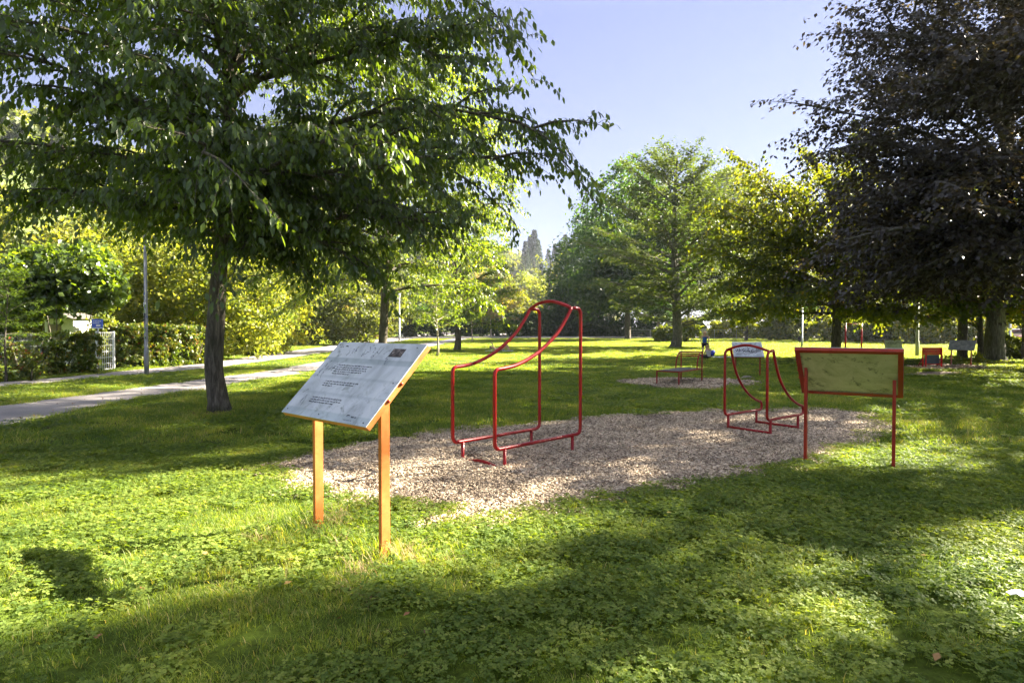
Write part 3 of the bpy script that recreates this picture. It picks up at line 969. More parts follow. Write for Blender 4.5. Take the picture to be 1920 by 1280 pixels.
for i in range(len(eq) - 1):
    n = max(1, int(np.linalg.norm(eq[i + 1] - eq[i]) / .09)); t = rg.rand(n)[:, None]
    ee_.append(eq[i] + (eq[i + 1] - eq[i]) * t + rg.normal(0, .12, (n, 2)))
q = np.concatenate([q] + ee_)
far = q[:, 1] > 14
scatter('wood_chips', np.concatenate([q, np.zeros((len(q), 1))], 1), np.stack([0 * q[:, 0], 0 * q[:, 0], rg.uniform(0, 6.28, len(q))], 1),
        np.where(far, 1.8, 1.) * rg.uniform(.85, 1.15, len(q)), rg.randint(0, 6, len(q)), cs)
# brown fallen leaves at the trunk feet on the right and round the small chair
fl = []
rg2 = np.random.RandomState(5)
def scat_leaves(cx, cy, rx, ry, n):
    u = rg2.normal(0, .5, (n, 2))
    fl.append(np.stack([cx + u[:, 0] * rx, cy + u[:, 1] * ry], 1))
c = P(1278, 722); scat_leaves(c[0], c[1], .9, .8, 160)
c = P(1178, 714); scat_leaves(c[0], c[1], .4, .8, 60)
c = P(1330, 640); scat_leaves(c[0] + 4, c[1] + 2, 24, 5, 2600)
for k in range(60):
    c = P(rg2.uniform(0, 1920), rg2.uniform(700, 1250)); scat_leaves(c[0], c[1], .5, .5, 1)
for px_, py_ in [(60, 790), (200, 760), (330, 735), (440, 712), (560, 695), (100, 722), (300, 698), (20, 750)]:
    c = P(px_, py_); scat_leaves(c[0], c[1], 2.2, .9, 26)
c = P(412, 778); scat_leaves(c[0], c[1], .8, .6, 30)
q = np.concatenate(fl); n = len(q)
pos = np.concatenate([q, (gz(q[:, 1]) + .03 + .03 * rg2.rand(n))[:, None]], 1)
m, nt, b = newmat('fallen_leaf')
at_ = N(nt, 'ShaderNodeAttribute', attribute_name='tint')
r = ramp(nt, [(0, G(.12, .05, .02)), (.5, G(.25, .12, .04)), (1, G(.4, .28, .07))], at_.outputs['Fac']); nt.links.new(r.outputs[0], b.inputs['Base Color']); b.inputs['Roughness'].default_value = .7
M['fallen'] = m
big = np.where(pos[:, 1] > 30, .16, .055)
tag(link('fallen_leaves', leaf_mesh('fallen_leaves', pos, rg2.normal(0, 1, (n, 3)) * [1, 1, .2], rg2.normal(0, .3, (n, 3)) + [0, 0, 1], big * rg2.uniform(.7, 1.2, n), big * .7 * rg2.uniform(.7, 1.2, n), rg2.rand(n)), M['fallen']), kind='stuff')
# ------------------------------------------------------------------ park furniture
def paint(name, c, rough=.35, wear=.0, coat=.3, fade=None):
    m, nt, b = newmat(name)
    n = noise(nt, 5, 6, .65); n2 = noise(nt, 55, 4, .7)
    r = ramp(nt, [(.3, tuple(k * .8 for k in c)), (.7, tuple(min(1, k * 1.15) for k in (fade or c)))], n.outputs[0])
    mx = N(nt, 'ShaderNodeMix', data_type='RGBA')
    rr = ramp(nt, [(.70 - wear, (0, 0, 0)), (.74 - wear, (1, 1, 1))], n2.outputs[0])
    nt.links.new(rr.outputs[0], mx.inputs[0]); nt.links.new(r.outputs[0], mx.inputs[6]); mx.inputs[7].default_value = (.16, .10, .08, 1)
    nt.links.new(mx.outputs[2], b.inputs['Base Color'])
    r2 = ramp(nt, [(.3, G(rough * .8,) * 3), (.7, G(rough * 1.3,) * 3)], n.outputs[0]); nt.links.new(r2.outputs[0], b.inputs['Roughness'])
    b.inputs['Specular IOR Level'].default_value = .3
    b.inputs['Coat Weight'].default_value = coat; b.inputs['Coat Roughness'].default_value = .2
    bump(nt, b, n2.outputs[0], .08, .002)
    return m
M['red_tube'] = paint('red_tube', G(.27, .005, .006), .32, .055, .12)
M['red_sign'] = paint('red_sign', G(.27, .014, .007), .42, .02, .05, G(.33, .032, .01))
M['red_sunlit'] = paint('red_sunlit', G(.62, .012, .012), .4, 0, .05)  # sunshine on the far seat put into a brighter red base
M['red_sign_sunlit'] = paint('red_sign_sunlit', G(.46, .13, .03), .45, .02, .05, G(.52, .18, .045))  # same red sign paint, with the sun's orange put into the colour
M['orange_head'] = paint('orange_head', G(.5, .05, .02), .4, 0, .1)
M['galv'] = simple('galv', G(.36, .38, .42), .45, .6, .15, 6)
M['pole_grey'] = simple('pole_grey', G(.23, .24, .27), .5, .1, .2, 5, .1)
M['white'] = simple('white', G(.78, .78, .78), .5)
M['black'] = simple('black', G(.02, .02, .025), .5)
M['ink'] = simple('ink', G(.03, .03, .045), .6)
M['steel'] = simple('steel', G(.10, .11, .13), .4, .7)
M['glass'] = simple('glass', G(.03, .035, .04), .08, 0, .1, 4, 0, .8)

def panel_mat(name, W, H):
    """weathered pale printed panel; x, y run across and up the board in metres from its centre"""
    m, nt, b = newmat(name)
    tc = N(nt, 'ShaderNodeTexCoord'); vec = tc.outputs['Object']
    sep = N(nt, 'ShaderNodeSeparateXYZ'); nt.links.new(vec, sep.inputs[0])
    nA = noise(nt, 2.2, 7, .62, vec=vec, mscale=(1.5, 1, 1), dist=1.2)
    nB = noise(nt, 9, 6, .7, vec=vec, dist=.8)
    nC = noise(nt, 30, 4, .6, vec=vec, mscale=(.15, 1.2, 1))
    base = ramp(nt, [(.36, G(.40, .43, .46)), (.52, G(.56, .59, .63)), (.7, G(.64, .66, .69))], nA.outputs[0])
    # printed bands
    mr = N(nt, 'ShaderNodeMapRange'); nt.links.new(sep.outputs[1], mr.inputs[0]); mr.inputs[1].default_value = H / 2; mr.inputs[2].default_value = -H / 2
    wob = N(nt, 'ShaderNodeMath', operation='MULTIPLY_ADD'); nt.links.new(nC.outputs[0], wob.inputs[0]); wob.inputs[1].default_value = .012; nt.links.new(mr.outputs[0], wob.inputs[2])
    bands = ramp(nt, [(0, (1, 1, 1)), (.225, (.97, .97, .97)), (.235, (.66, .70, .70)), (.29, (.74, .78, .78)), (.31, (1, 1, 1)), (.475, (1, 1, 1)), (.485, (.82, .84, .85)), (.505, (.84, .86, .87)), (.52, (1, 1, 1)), (.69, (1, 1, 1)), (.7, (.83, .85, .86)), (.72, (.85, .87, .88)), (.735, (1, 1, 1)), (.91, (1, 1, 1)), (.925, (.78, .84, .84)), (1, (.8, .86, .88))], wob.outputs[0])
    mx = N(nt, 'ShaderNodeMix', data_type='RGBA', blend_type='MULTIPLY'); mx.inputs[0].default_value = 1
    nt.links.new(base.outputs[0], mx.inputs[6]); nt.links.new(bands.outputs[0], mx.inputs[7])
    st = ramp(nt, [(.53, (0, 0, 0)), (.66, (.8, .8, .8))], nB.outputs[0])
    sm = N(nt, 'ShaderNodeMath', operation='MULTIPLY'); nt.links.new(st.outputs[0], sm.inputs[0])
    st2 = ramp(nt, [(.42, (0, 0, 0)), (.6, (1, 1, 1))], noise(nt, 1.6, 3, vec=vec).outputs[0]); nt.links.new(st2.outputs[0], sm.inputs[1])
    mx2 = N(nt, 'ShaderNodeMix', data_type='RGBA'); nt.links.new(sm.outputs[0], mx2.inputs[0]); nt.links.new(mx.outputs[2], mx2.inputs[6]); mx2.inputs[7].default_value = (.18, .21, .20, 1)
    nt.links.new(mx2.outputs[2], b.inputs['Base Color'])
    b.inputs['Roughness'].default_value = .42
    return m

def back_mat():
    m, nt, b = newmat('panel_back')
    n = noise(nt, 3.2, 8, .68, dist=1.8); n2 = noise(nt, 22, 6, .75); n3 = noise(nt, 2.0, 4, dist=3)
    r = ramp(nt, [(.3, G(.33, .34, .16)), (.5, G(.47, .47, .25)), (.7, G(.56, .55, .33))], n.outputs[0])
    k = N(nt, 'ShaderNodeMath', operation='MULTIPLY'); nt.links.new(n2.outputs[0], k.inputs[0]); nt.links.new(n3.outputs[0], k.inputs[1])
    rr = ramp(nt, [(.29, (0, 0, 0)), (.38, (.8, .8, .8))], k.outputs[0])
    mx = N(nt, 'ShaderNodeMix', data_type='RGBA'); nt.links.new(rr.outputs[0], mx.inputs[0]); nt.links.new(r.outputs[0], mx.inputs[6]); mx.inputs[7].default_value = (.10, .11, .05, 1)
    nt.links.new(mx.outputs[2], b.inputs['Base Color']); b.inputs['Roughness'].default_value = .7
    return m
M['panel_back'] = back_mat()
m, nt, b = newmat('photo_print')
v = N(nt, 'ShaderNodeTexVoronoi'); v.inputs['Scale'].default_value = 70; tc = N(nt, 'ShaderNodeTexCoord'); nt.links.new(tc.outputs['Object'], v.inputs['Vector'])
r = ramp(nt, [(.2, G(.02, .015, .015)), (.6, G(.08, .06, .055)), (.85, G(.25, .2, .18)), (1, G(.6, .55, .5))], v.outputs['Color'])
nt.links.new(r.outputs[0], b.inputs['Base Color'])
M['photo'] = m

def info_sign(A, B, ny, yaw, along, depth, h, tilt, W, H, mat, label, group, detail, name='information_board', mats=None, scribble=None):
    A = np.array(A, float); B = np.array(B, float)
    w = B - A; w[2] = 0; w /= np.linalg.norm(w)
    n = np.array([w[1], -w[0], 0]) * ny
    c, s = math.cos(yaw), math.sin(yaw); R = np.array([[c, -s, 0], [s, c, 0], [0, 0, 1]])
    ww = R @ w; nn = R @ n
    base = (A + B) / 2
    root = empty(name, base, label, 'information board', group)
    ux = ww * ny
    up = -nn * math.cos(tilt) + np.array([0, 0, math.sin(tilt)])
    nr = np.cross(ux, up)
    C = w * along + n * depth + np.array([0, 0, h])
    Mx = Matrix(((ux[0], up[0], nr[0], C[0]), (ux[1], up[1], nr[1], C[1]), (ux[2], up[2], nr[2], C[2]), (0, 0, 0, 1)))
    def put_(mb, nm, mt, par=root, **k):
        o = mb.build(nm, mt, par, **k)
        if par is root: o.matrix_local = Mx
        return o
    T = .042; fl = .05
    fr = MB()
    fr.box((0, H / 2 - .002, -T / 2 - .003), (W, .004, T)); fr.box((0, -H / 2 + .002, -T / 2 - .003), (W, .004, T))
    fr.box((-W / 2 + .002, 0, -T / 2 - .003), (.004, H - .008, T)); fr.box((W / 2 - .002, 0, -T / 2 - .003), (.004, H - .008, T))
    z = -T + .001
    fr.box((0, H / 2 - .004 - fl / 2, z), (W - .008, fl, .004)); fr.box((0, -H / 2 + .004 + fl / 2, z), (W - .008, fl, .004))
    fr.box((-W / 2 + .004 + fl / 2, 0, z), (fl, H - .008 - 2 * fl, .004)); fr.box((W / 2 - .004 - fl / 2, 0, z), (fl, H - .008 - 2 * fl, .004))
    put_(fr, 'frame', mat, bevel=.0012)
    pb = MB().box((0, 0, -.020), (W - .012, H - .012, .012)); put_(pb, 'back_panel', M['panel_back'])
    pf = MB().box((0, 0, 0), (W + .004, H + .004, .005)); pan = put_(pf, 'panel', mats or panel_mat('panel_print', W, H))
    # posts, cut to the slope of the board
    for Q in (A, B):
        q = Q - base
        d, wd = .075, .036
        du = q - C; off0 = du.dot(nn)
        zt = lambda o_: C[2] - o_ * math.tan(tilt) - (T + .006) / math.cos(tilt)
        mb = MB()
        a, b_ = -d / 2, d / 2
        z0 = -.3
        mb.prism([(a, z0), (b_, z0), (b_, zt(off0 + b_)), (a, zt(off0 + a))], q, nn, (0, 0, 1), ww, -wd / 2, wd / 2)
        mb.build('post', mat, root, bevel=.002)
    if not detail:
        if scribble is not None:
            for pts in scribble:
                MB().tube([(x * W / 2, y * H / 2, .004) for x, y in pts], .009, 4).build('graffiti', M['ink'], pan)
        return root
    # bolts in the side of the frame
    for v_ in (.02, -.14):
        mb = MB()
        xs_ = W / 2 * 1 + .002
        for k, (rr, dx) in enumerate([(.013, 0), (.011, .006), (.006, .010)]):
            pass
        mb.tube([(xs_, v_, -.022), (xs_ + .004, v_, -.022), (xs_ + .009, v_, -.022), (xs_ + .012, v_, -.022)], [.013, .013, .009, .003], 10)
        put_(mb, 'bolt', M['orange_head'], smooth=True)
    if detail == 'front':
        U = lambda u: (u - .5) * W
        Vv = lambda v_: (.5 - v_) * H
        rg = np.random.RandomState(3)
        mb = MB()
        def line(u0, u1, v_, hgt, ragged=0):
            u = u0
            while u < u1:
                wl = rg.uniform(.008, .035)
                if u + wl > u1: break
                # a word of small upright strokes, some tall, joined by their x-height
                k = 0
                while k < wl:
                    cw = rg.uniform(.0028, .0046)
                    tall = rg.rand() < .3
                    hh = hgt * (1.0 if tall else .62)
                    ybase = Vv(v_) - hgt / 2
                    if rg.rand() < .12: ybase -= hgt * .3
                    mb.box((U(u + k) + .0008, ybase + hh / 2, .0031), (.0026, hh, .0006))
                    if rg.rand() < .7: mb.box((U(u + k) + cw * W * .35, ybase + hgt * (.56 if rg.rand() < .5 else .06), .0031), (cw * W * .7, .0024, .0006))
                    k += cw
                u += wl + .009
        for r_, (u0, u1) in enumerate([(.222, .62), (.218, .605), (.222, .60), (.215, .565), (.222, .43)]): line(u0, u1, .325 + r_ * .029, .0115)
        for r_, (u0, u1) in enumerate([(.222, .625), (.22, .60), (.222, .36)]): line(u0, u1, .548 + r_ * .029, .0115)
        for r_, (u0, u1) in enumerate([(.222, .60), (.22, .585), (.222, .52)]): line(u0, u1, .762 + r_ * .029, .0115)
        line(.055, .10, .045, .007); line(.05, .10, .07, .007); line(.74, .86, .965, .005); line(.80, .86, .925, .012)
        mb.build('lettering', M['ink'], pan)
        lg = MB()
        for (cu, cv, r0_, a0, a1) in [(.135, .075, .022, .3, 2.6), (.765, .93, .02, .8, 2.9)]:
            pts = [(U(cu) + r0_ * math.cos(a), Vv(cv) + r0_ * .7 * math.sin(a), .0033) for a in np.linspace(a0, a1, 10)]
            MB().tube(pts, [.0012 + .0035 * math.sin(math.pi * k / 9) for k in range(10)], 5).build('emblem', M['ink'], pan)
        ph = MB().box((U(.765), Vv(.125), .0032), (.155, .085, .0010)); ph.build('picture', M['photo'], pan)
        for u, v_ in [(.035, .04), (.45, .035), (.93, .05), (.955, .5), (.045, .95), (.45, .955), (.955, .965), (.29, .12)]:
            MB().tube([(U(u), Vv(v_), .0026), (U(u), Vv(v_), .0060), (U(u), Vv(v_), .0075)], [.0055, .0050, .002], 8).build('screw', M['steel'], pan, smooth=True)
        # scratched doodles and grime strokes across the print
        dm = MB()
        for k in range(26):
            cu, cv = (rg.uniform(.2, .75), rg.uniform(.12, .22)) if k < 14 else (rg.uniform(.03, .2), rg.uniform(.3, .9))
            pts = []
            x, y = U(cu), Vv(cv); a = rg.uniform(.8, 2.2)
            for j in range(7):
                pts.append((x, y, .0029)); a += rg.normal(0, .8); x += .011 * math.cos(a); y += .015 * math.sin(a)
            if k == 0: gm = simple('grime', G(.14, .16, .17), .7)
            MB().tube(pts, [rg.uniform(.0006, .0030) for _ in pts], 4).build('scratch', gm, pan)
        # a loose strip of film along the left edge
        tp_ = MB()
        poly = [(.00, .28), (.03, .25), (.055, .27), (.04, .34), (.05, .38), (.03, .44), (.012, .47), (.0, .46)]
        tp_.prism([(U(a), Vv(b_)) for a, b_ in poly], (0, 0, 0), (1, 0, 0), (0, 1, 0), (0, 0, 1), .0027, .0040)
        tp_.build('film_strip', simple('film', G(.62, .64, .70), .3), pan)
    return root

info_sign(P(597, 990), P(721, 1043), 1, .017, .012, -.021, 1.257, .789, 1.156, .772, M['red_sign_sunlit'],
          'slanted information board with printed text on two posts tinted sunlit orange before the chip bed', 'information boards on posts', 'front')
info_sign(P(1510, 867), P(1675, 880), -1, -.157, -.003, .004, 1.141, .693, 1.104, .90, M['red_sign'],
          'red framed information board seen from behind, its pale green back stained', 'information boards on posts', 'back')
def arc(cx, cy, r, a0, a1, n=8, sx=1): return [(cx + r * sx * math.cos(a0 + (a1 - a0) * k / n), cy + r * math.sin(a0 + (a1 - a0) * k / n)) for k in range(n + 1)]
rgs = np.random.RandomState(8)
scr = []
for k in range(9):
    x0 = -.75 + k * .15
    scr.append(arc(x0, -.12 - .03 * k + .1 * (k % 2), .14, rgs.uniform(0, 3), rgs.uniform(4, 8), 8, .5))
    scr.append([(x0 + .05, .1), (x0 + .02, -.35)] if k % 2 else [(x0 - .05, -.3), (x0 + .1, -.1), (x0 + .12, -.4)])
scr.append([(-.8, -.62), (-.4, -.55), (-.2, -.6), (.3, -.5)])
scr.append([(.0, .3), (.02, .12), (.15, .12)])
scr += [[(x, .75), (x + rgs.uniform(.1, .3), .75 + rgs.uniform(-.03, .03))] for x in (-.8, -.4, .2, .5)]
scr += [[(.55, y), (.85, y + .02)] for y in (.1, 0, -.1, -.2, -.3)]
info_sign(P(1379, 704.3), P(1424.6, 705), 1, .05, 0, .0, .93, .80, 1.0, .70, M['red_sign'],
          'pale information board scrawled with black graffiti on two thin legs behind the small bar frame', 'information boards on posts', None, scribble=scr)
info_sign(P(1783.4, 685), P(1820.6, 686.7), 1, -.02, .02, .0, .92, 1.2, 1.02, .46, M['red_sign'],
          'grey weathered information board on two red legs beside the red seat at the far right', 'information boards on posts', None,
          mats=simple('weathered_board', G(.30, .32, .36), .5, 0, .45, 7))
info_sign(P(1661, 668), P(1688, 668), 1, -.02, .0, .0, .72, 1.2, 1.0, .52, M['red_sign'],
          'distant information board with a dark scribble, just showing above the red backed board', 'information boards on posts', None,
          scribble=[arc(-.3, .3, .25, 0, 6, 10), arc(-.3, .3, .1, 0, 6, 8), arc(.2, .3, .2, 2, 7), arc(.5, .35, .18, 0, 4), [(-.8, .4), (-.6, .2), (-.5, .4)]],
          mats=simple('grey_board', G(.33, .36, .40), .5, 0, .3, 5))

# ---- tubular exercise frames
def vplane(p0, p1):
    p0 = np.array([p0[0], p0[1]]); u = np.array([p1[0], p1[1]]) - p0; u /= np.linalg.norm(u)
    def f(px, py):
        d = ray(px, py)
        # intersect (t*d.xy) with p0 + s*u
        A = np.array([[d[0], -u[0]], [d[1], -u[1]]])
        t, s = np.linalg.solve(A, p0)
        return s, CAMZ + t * d[2]
    return f, u

def tubepart(name, pts, r, root, mat=None, n=12):
    return MB().tube(pts, r, n).build(name, mat or M['red_tube'], root, smooth=True)

A1 = P(946, 877); A2 = P(1073, 848); B1 = P(867.5, 862)
f, u = vplane(A1, A2)
base = (A1 + B1) / 2
cross_v = (B1 - A1)[:2]
root = empty('climbing_frame', base, 'tall red tubular exercise frame with curved side loops and arched top on wood chips', 'exercise frame', 'red tubular exercise frames')
loopA = [(927.5, 770), (927.5, 842), (1000, 829.5), (1088, 813), (1090.5, 700), (1093.5, 579)]
cur = [(1071, 577.5), (1062, 596), (1045, 624), (1019, 652), (997, 669), (969, 684), (945, 690.5), (928.5, 693), (927.5, 770)]
def pl3(pt, off): s, z = pt; return np.array([A1[0] + u[0] * s + cross_v[0] * off, A1[1] + u[1] * s + cross_v[1] * off, z]) - base
c1 = [f(*q) for q in cur]; l1 = [f(*q) for q in loopA]
l1[0] = (l1[1][0], (c1[-2][1] + l1[1][1]) / 2)
l1[4] = (l1[3][0], l1[4][1]); l1[5] = (l1[3][0], c1[0][1] + .005)
l1[3] = (l1[3][0], l1[2][1]); l1[1] = (l1[1][0], l1[2][1])
c1[-1] = l1[0]; c1[-2] = (l1[1][0], c1[-2][1])
R_ = .0225
for off in (0, 1):
    curve = catmull([pl3(q, off) for q in c1[:-2]], 6)
    rest = roundcorner([pl3(c1[-3], off), pl3(c1[-2], off), pl3(l1[0], off), pl3(l1[1], off), pl3(l1[2], off), pl3(l1[3], off), pl3(l1[4], off), pl3(l1[5], off), pl3(c1[0], off)], [.07, .07, .07, .09, .07, .09, .07, .10, 0], 7)
    tubepart('side_loop', curve + rest[1:], R_, root)
    for s_, zb in ((f(946, 860)[0], l1[1][1]), (f(1073, 840)[0], l1[2][1])):
        tubepart('leg', [pl3((s_, zb), off), pl3((s_, -.25), off)], .021, root)
        tubepart('weld_collar', [pl3((s_, zb - .020), off), pl3((s_, zb - .027), off), pl3((s_, zb - .034), off)], [.027, .026, .0215], root)
a0 = pl3(c1[0], 0); a1 = pl3(c1[0], 1)
mid = (a0 + a1) / 2 + np.array([0, 0, .10]); q1 = a0 * .8 + a1 * .2 + np.array([0, 0, .055]); q2 = a0 * .2 + a1 * .8 + np.array([0, 0, .07])
tubepart('top_arch', catmull([a0, q1, mid, q2, a1], 7), R_, root)
g0 = P(876, 866) - base; g1 = P(930, 878) - base
tubepart('ground_bar', catmull([g0 + [0, 0, .01], g0 * .7 + g1 * .3 + [0, 0, .04], g0 * .35 + g1 * .65 + [0, 0, .045], g1 + [0, 0, .015]], 5), .022, root)

F1 = P(1364.6, 806); F2 = P(1443.8, 817.7); F3 = P(1419.8, 795.8)
f, u = vplane(F1, F3)
base = (F1 + F2) / 2; cross_v = (F2 - F1)[:2]
A1 = F1
root = empty('stretching_frame', base, 'lower red tubular frame with swept down sides and ground bars beside the backward board', 'exercise frame', 'red tubular exercise frames')
def q3(x, y): return f(1150 + x / 4.8, 600 + y / 4.8)
s0 = q3(1030, 850)
cur = [q3(*p) for p in [(1058, 262), (1072, 330), (1100, 450), (1145, 560), (1205, 650), (1260, 700), (1322, 735)]]
cr = q3(1333, 800); L_ = max(cr[0], cur[-1][0])
rail = s0[1]
vx = q3(1003, 600)[0]
for off in (0, 1):
    top_z = q3(1015, 275)[1]
    pts = catmull([pl3(p, off) for p in cur], 5)
    rest = roundcorner([pl3(cur[-2], off), pl3((L_, cur[-1][1]), off), pl3((L_ + .01, rail), off), pl3((vx, rail), off), pl3((vx, top_z), off), pl3(cur[0], off)], [0, .07, .07, .09, .10, 0], 7)
    rest[-1] = pts[0]
    top = [rest[-1]]
    path = pts[:-1] + rest[2:]
    path = path[:-1] + [pts[0]]
    tubepart('side_loop', path, .021, root)
    for px_ in (F1, F3):
        s_ = (px_[:2] - F1[:2]).dot(u)
        tubepart('leg', [pl3((s_ + (.01 if s_ < .1 else -.03), rail), off), pl3((s_ + (.01 if s_ < .1 else -.03), -.25), off)], .021, root)
for s_ in (.01, float((F3[:2] - F1[:2]).dot(u)) - .03):
    tubepart('ground_bar', [pl3((s_, .055), 0), pl3((s_, .05), 1)], .021, root)
tz = q3(1015, 262)[1]
a0 = pl3((vx + .045, tz - .012), 0); a1 = pl3((vx + .045, tz - .012), 1)
tubepart('top_arch', catmull([a0, a0 * .75 + a1 * .25 + [0, 0, .06], (a0 + a1) / 2 + [0, 0, .085], a0 * .25 + a1 * .75 + [0, 0, .055], a1], 6), .021, root)

# ---- low seat with a curved slatted back
g1, g2, g3 = P(1236.5, 721.9), P(1272.9, 725), P(1316, 716.7)
wv = (g2 - g1); lv = (g3 - g2); lv[2] = 0
base = g2
root = empty('lounge_seat', base, 'low red lounge seat with grey deck and curved slatted back', 'seat')
W_ = np.linalg.norm(wv); L_ = np.linalg.norm(lv); uw = -wv / W_; ul = lv / L_
uw = uw - ul * ul.dot(uw); uw /= np.linalg.norm(uw)
def s3(l, w_, z): return ul * l + uw * w_ + np.array([0, 0, z])
SH = .42
for l, w_ in ((0, 0), (0, W_), (L_, 0), (L_, W_)):
    top = SH if l == 0 else .93
    tubepart('leg', [s3(l, w_, -.25), s3(l, w_, top)], .022, root, n=8)
mb = MB()
for a_, b_ in ((s3(0, 0, SH), s3(L_, 0, SH)), (s3(0, W_, SH), s3(L_, W_, SH)), (s3(0, 0, SH), s3(0, W_, SH)), (s3(L_, 0, SH), s3(L_, W_, SH))):
    mb.bar(a_, b_, .03, .045, (0, 0, 1))
mb.build('seat_rail', M['red_tube'], root)
mb = MB(); mb.prism([(.03, .03), (L_ - .03, .03), (L_ - .03, W_ - .03), (.03, W_ - .03)], (0, 0, SH + .012), ul, uw, (0, 0, 1), 0, .012)
mb.build('deck', simple('deck_grey', G(.07, .075, .08), .5, .2), root)
arcs = []
for w_ in (0, W_):
    pts = [s3(L_ - .42, w_, SH), s3(L_ - .40, w_, SH + .15), s3(L_ - .33, w_, SH + .32), s3(L_ - .2, w_, SH + .46), s3(L_ - .06, w_, SH + .51), s3(L_, w_, SH + .51)]
    pts = catmull(pts, 4); arcs.append(pts)
    tubepart('back_bow', pts, .02, root, n=8)
for k in (20, 15, 12, 10):
    tubepart('back_slat', [arcs[0][k], arcs[1][k]], .019, root, n=8)

# ---- red perforated seat board (far right)
c = P(1747.5, 690)
root = empty('red_seat', c, 'sun-bright red metal seat with perforated back strip and dark panel, far right', 'seat')
W_ = .82
pn = MB()
# perforated strip made of bars round two rows of openings
zt, zb = .86, .56
rows = 3; cols = 9
pn.box((0, .02, zt - .045), (W_, .012, .09)); pn.box((0, .02, zb + .03), (W_, .012, .06))
for k in range(cols + 1): pn.box((-W_ / 2 + .05 + k * (W_ - .1) / cols, .02, .695), (.068, .011, .17))
pn.box((0, .02, .69), (W_, .010, .09))
pn.build('back_strip', M['red_sunlit'], root)
MB().box((0, .03, .37), (W_ - .20, .02, .36)).build('dark_panel', simple('rubber', G(.045, .06, .08), .35, 0, .3, 6), root)
fr = MB()
for sx in (-1, 1):
    fr.box((sx * (W_ / 2 - .02), 0, .42), (.05, .04, .88)); fr.box((sx * (W_ / 2 - .085), -.10, .32), (.045, .04, .60))
    fr.bar((sx * (W_ / 2 - .02), 0, .62), (sx * (W_ / 2 - .085), -.10, .60), .03, .03, (0, 0, 1))
fr.box((0, 0, .17), (W_ - .14, .03, .03)); fr.box((0, -.02, .57), (W_ - .14, .03, .03))
fr.build('seat_frame', M['red_sunlit'], root)
for sx in (-1, 1):
    MB().tube([(sx * (W_ / 2 - .02), .30, -.1), (sx * (W_ / 2 - .02), .30, .05), (sx * (W_ / 2 - .02), .03, .40)], .02, 8).build('leg', M['red_tube'], root, smooth=True)

# ---- pull-up bar behind the maple
c0, c1_ = P(1585, 664), P(1615, 664)
root = empty('pull_up_bar', c0, 'pair of tall thin red posts with a crossbar behind the maple trunk', 'exercise bar')
dv = c1_ - c0
for q in (np.zeros(3), dv): tubepart('post', [q + [0, 0, -.3], q + [0, 0, 2.0]], .05, root, n=8)
tubepart('crossbar', [np.array([0, 0, 1.95]), dv + [0, 0, 1.95]], .028, root, n=8)

# ---- lamp posts
def lamp(px, py, h, r, label, head=True, mat='pole_grey', stickers=False):
    b_ = P(px, py)
    root = empty('street_lamp', b_, label, 'lamp post', 'lamp posts along the paths')
    MB().tube([(0, 0, -.2), (0, 0, .9), (0, 0, .92), (0, 0, h)], [r * 1.25, r * 1.25, r, r * .7], 14).build('pole', M[mat], root, smooth=True)
    if head:
        MB().tube([(0, 0, h), (0, 0, h + .06), (0, 0, h + .10), (0, 0, h + .5), (0, 0, h + .55), (0, 0, h + .62)], [r * .7, .08, .11, .15, .17, .03], 12).build('lantern', M['white'], root, smooth=True)
    if stickers:
        rg = np.random.RandomState(2)
        mats = [M['white'], M['ink'], simple('sticker_blue', G(.10, .14, .35), .5), simple('sticker_green', G(.25, .4, .1), .5), simple('sticker_grey', G(.45, .47, .5), .5)]
        for k in range(26):
            z = rg.uniform(1.1, 2.9); a = rg.uniform(-2.6, -.5); w_ = rg.uniform(.3, .9); hh = rg.uniform(.03, .09)
            rr = r * 1.0 + .0015 + .0004 * k
            V = [(rr * math.cos(a + w_ * t), rr * math.sin(a + w_ * t), z + hh * s_) for s_ in (-1, 1) for t in np.linspace(-.5, .5, 5)]
            F = [(i, i + 1, i + 6, i + 5) for i in range(4)]
            me = MB(); me.add(V, F); me.build('sticker', mats[k % 5], root)
    return root
lamp(275, 704, 6.2, .062, 'grey lamp post covered in stickers, between footpath and path on the left', True, 'pole_grey', True)
lamp(749, 639, 4.9, .09, 'slim pale lamp post with a small lantern, beside the parked bicycle', True, 'galv')
lamp(1503.5, 651, 5.5, .075, 'bluish metal pole between the two right hand bars of shade, left of the maple trunk', False, 'galv')
lamp(943, 627, 4.2, .10, 'distant lamp post with white lantern inside the pinkish tree', True, 'white')
m_ = simple('pale_post', G(.36, .40, .28), .6, 0, .2)
M['pale_post'] = m_
lamp(1719.5, 667.5, 6.0, .085, 'pale greenish post standing on the lawn left of the red seat', False, 'pale_post')
lamp(1893, 655, 5.0, .08, 'thin pole in front of the white car at the right edge', False, 'galv')

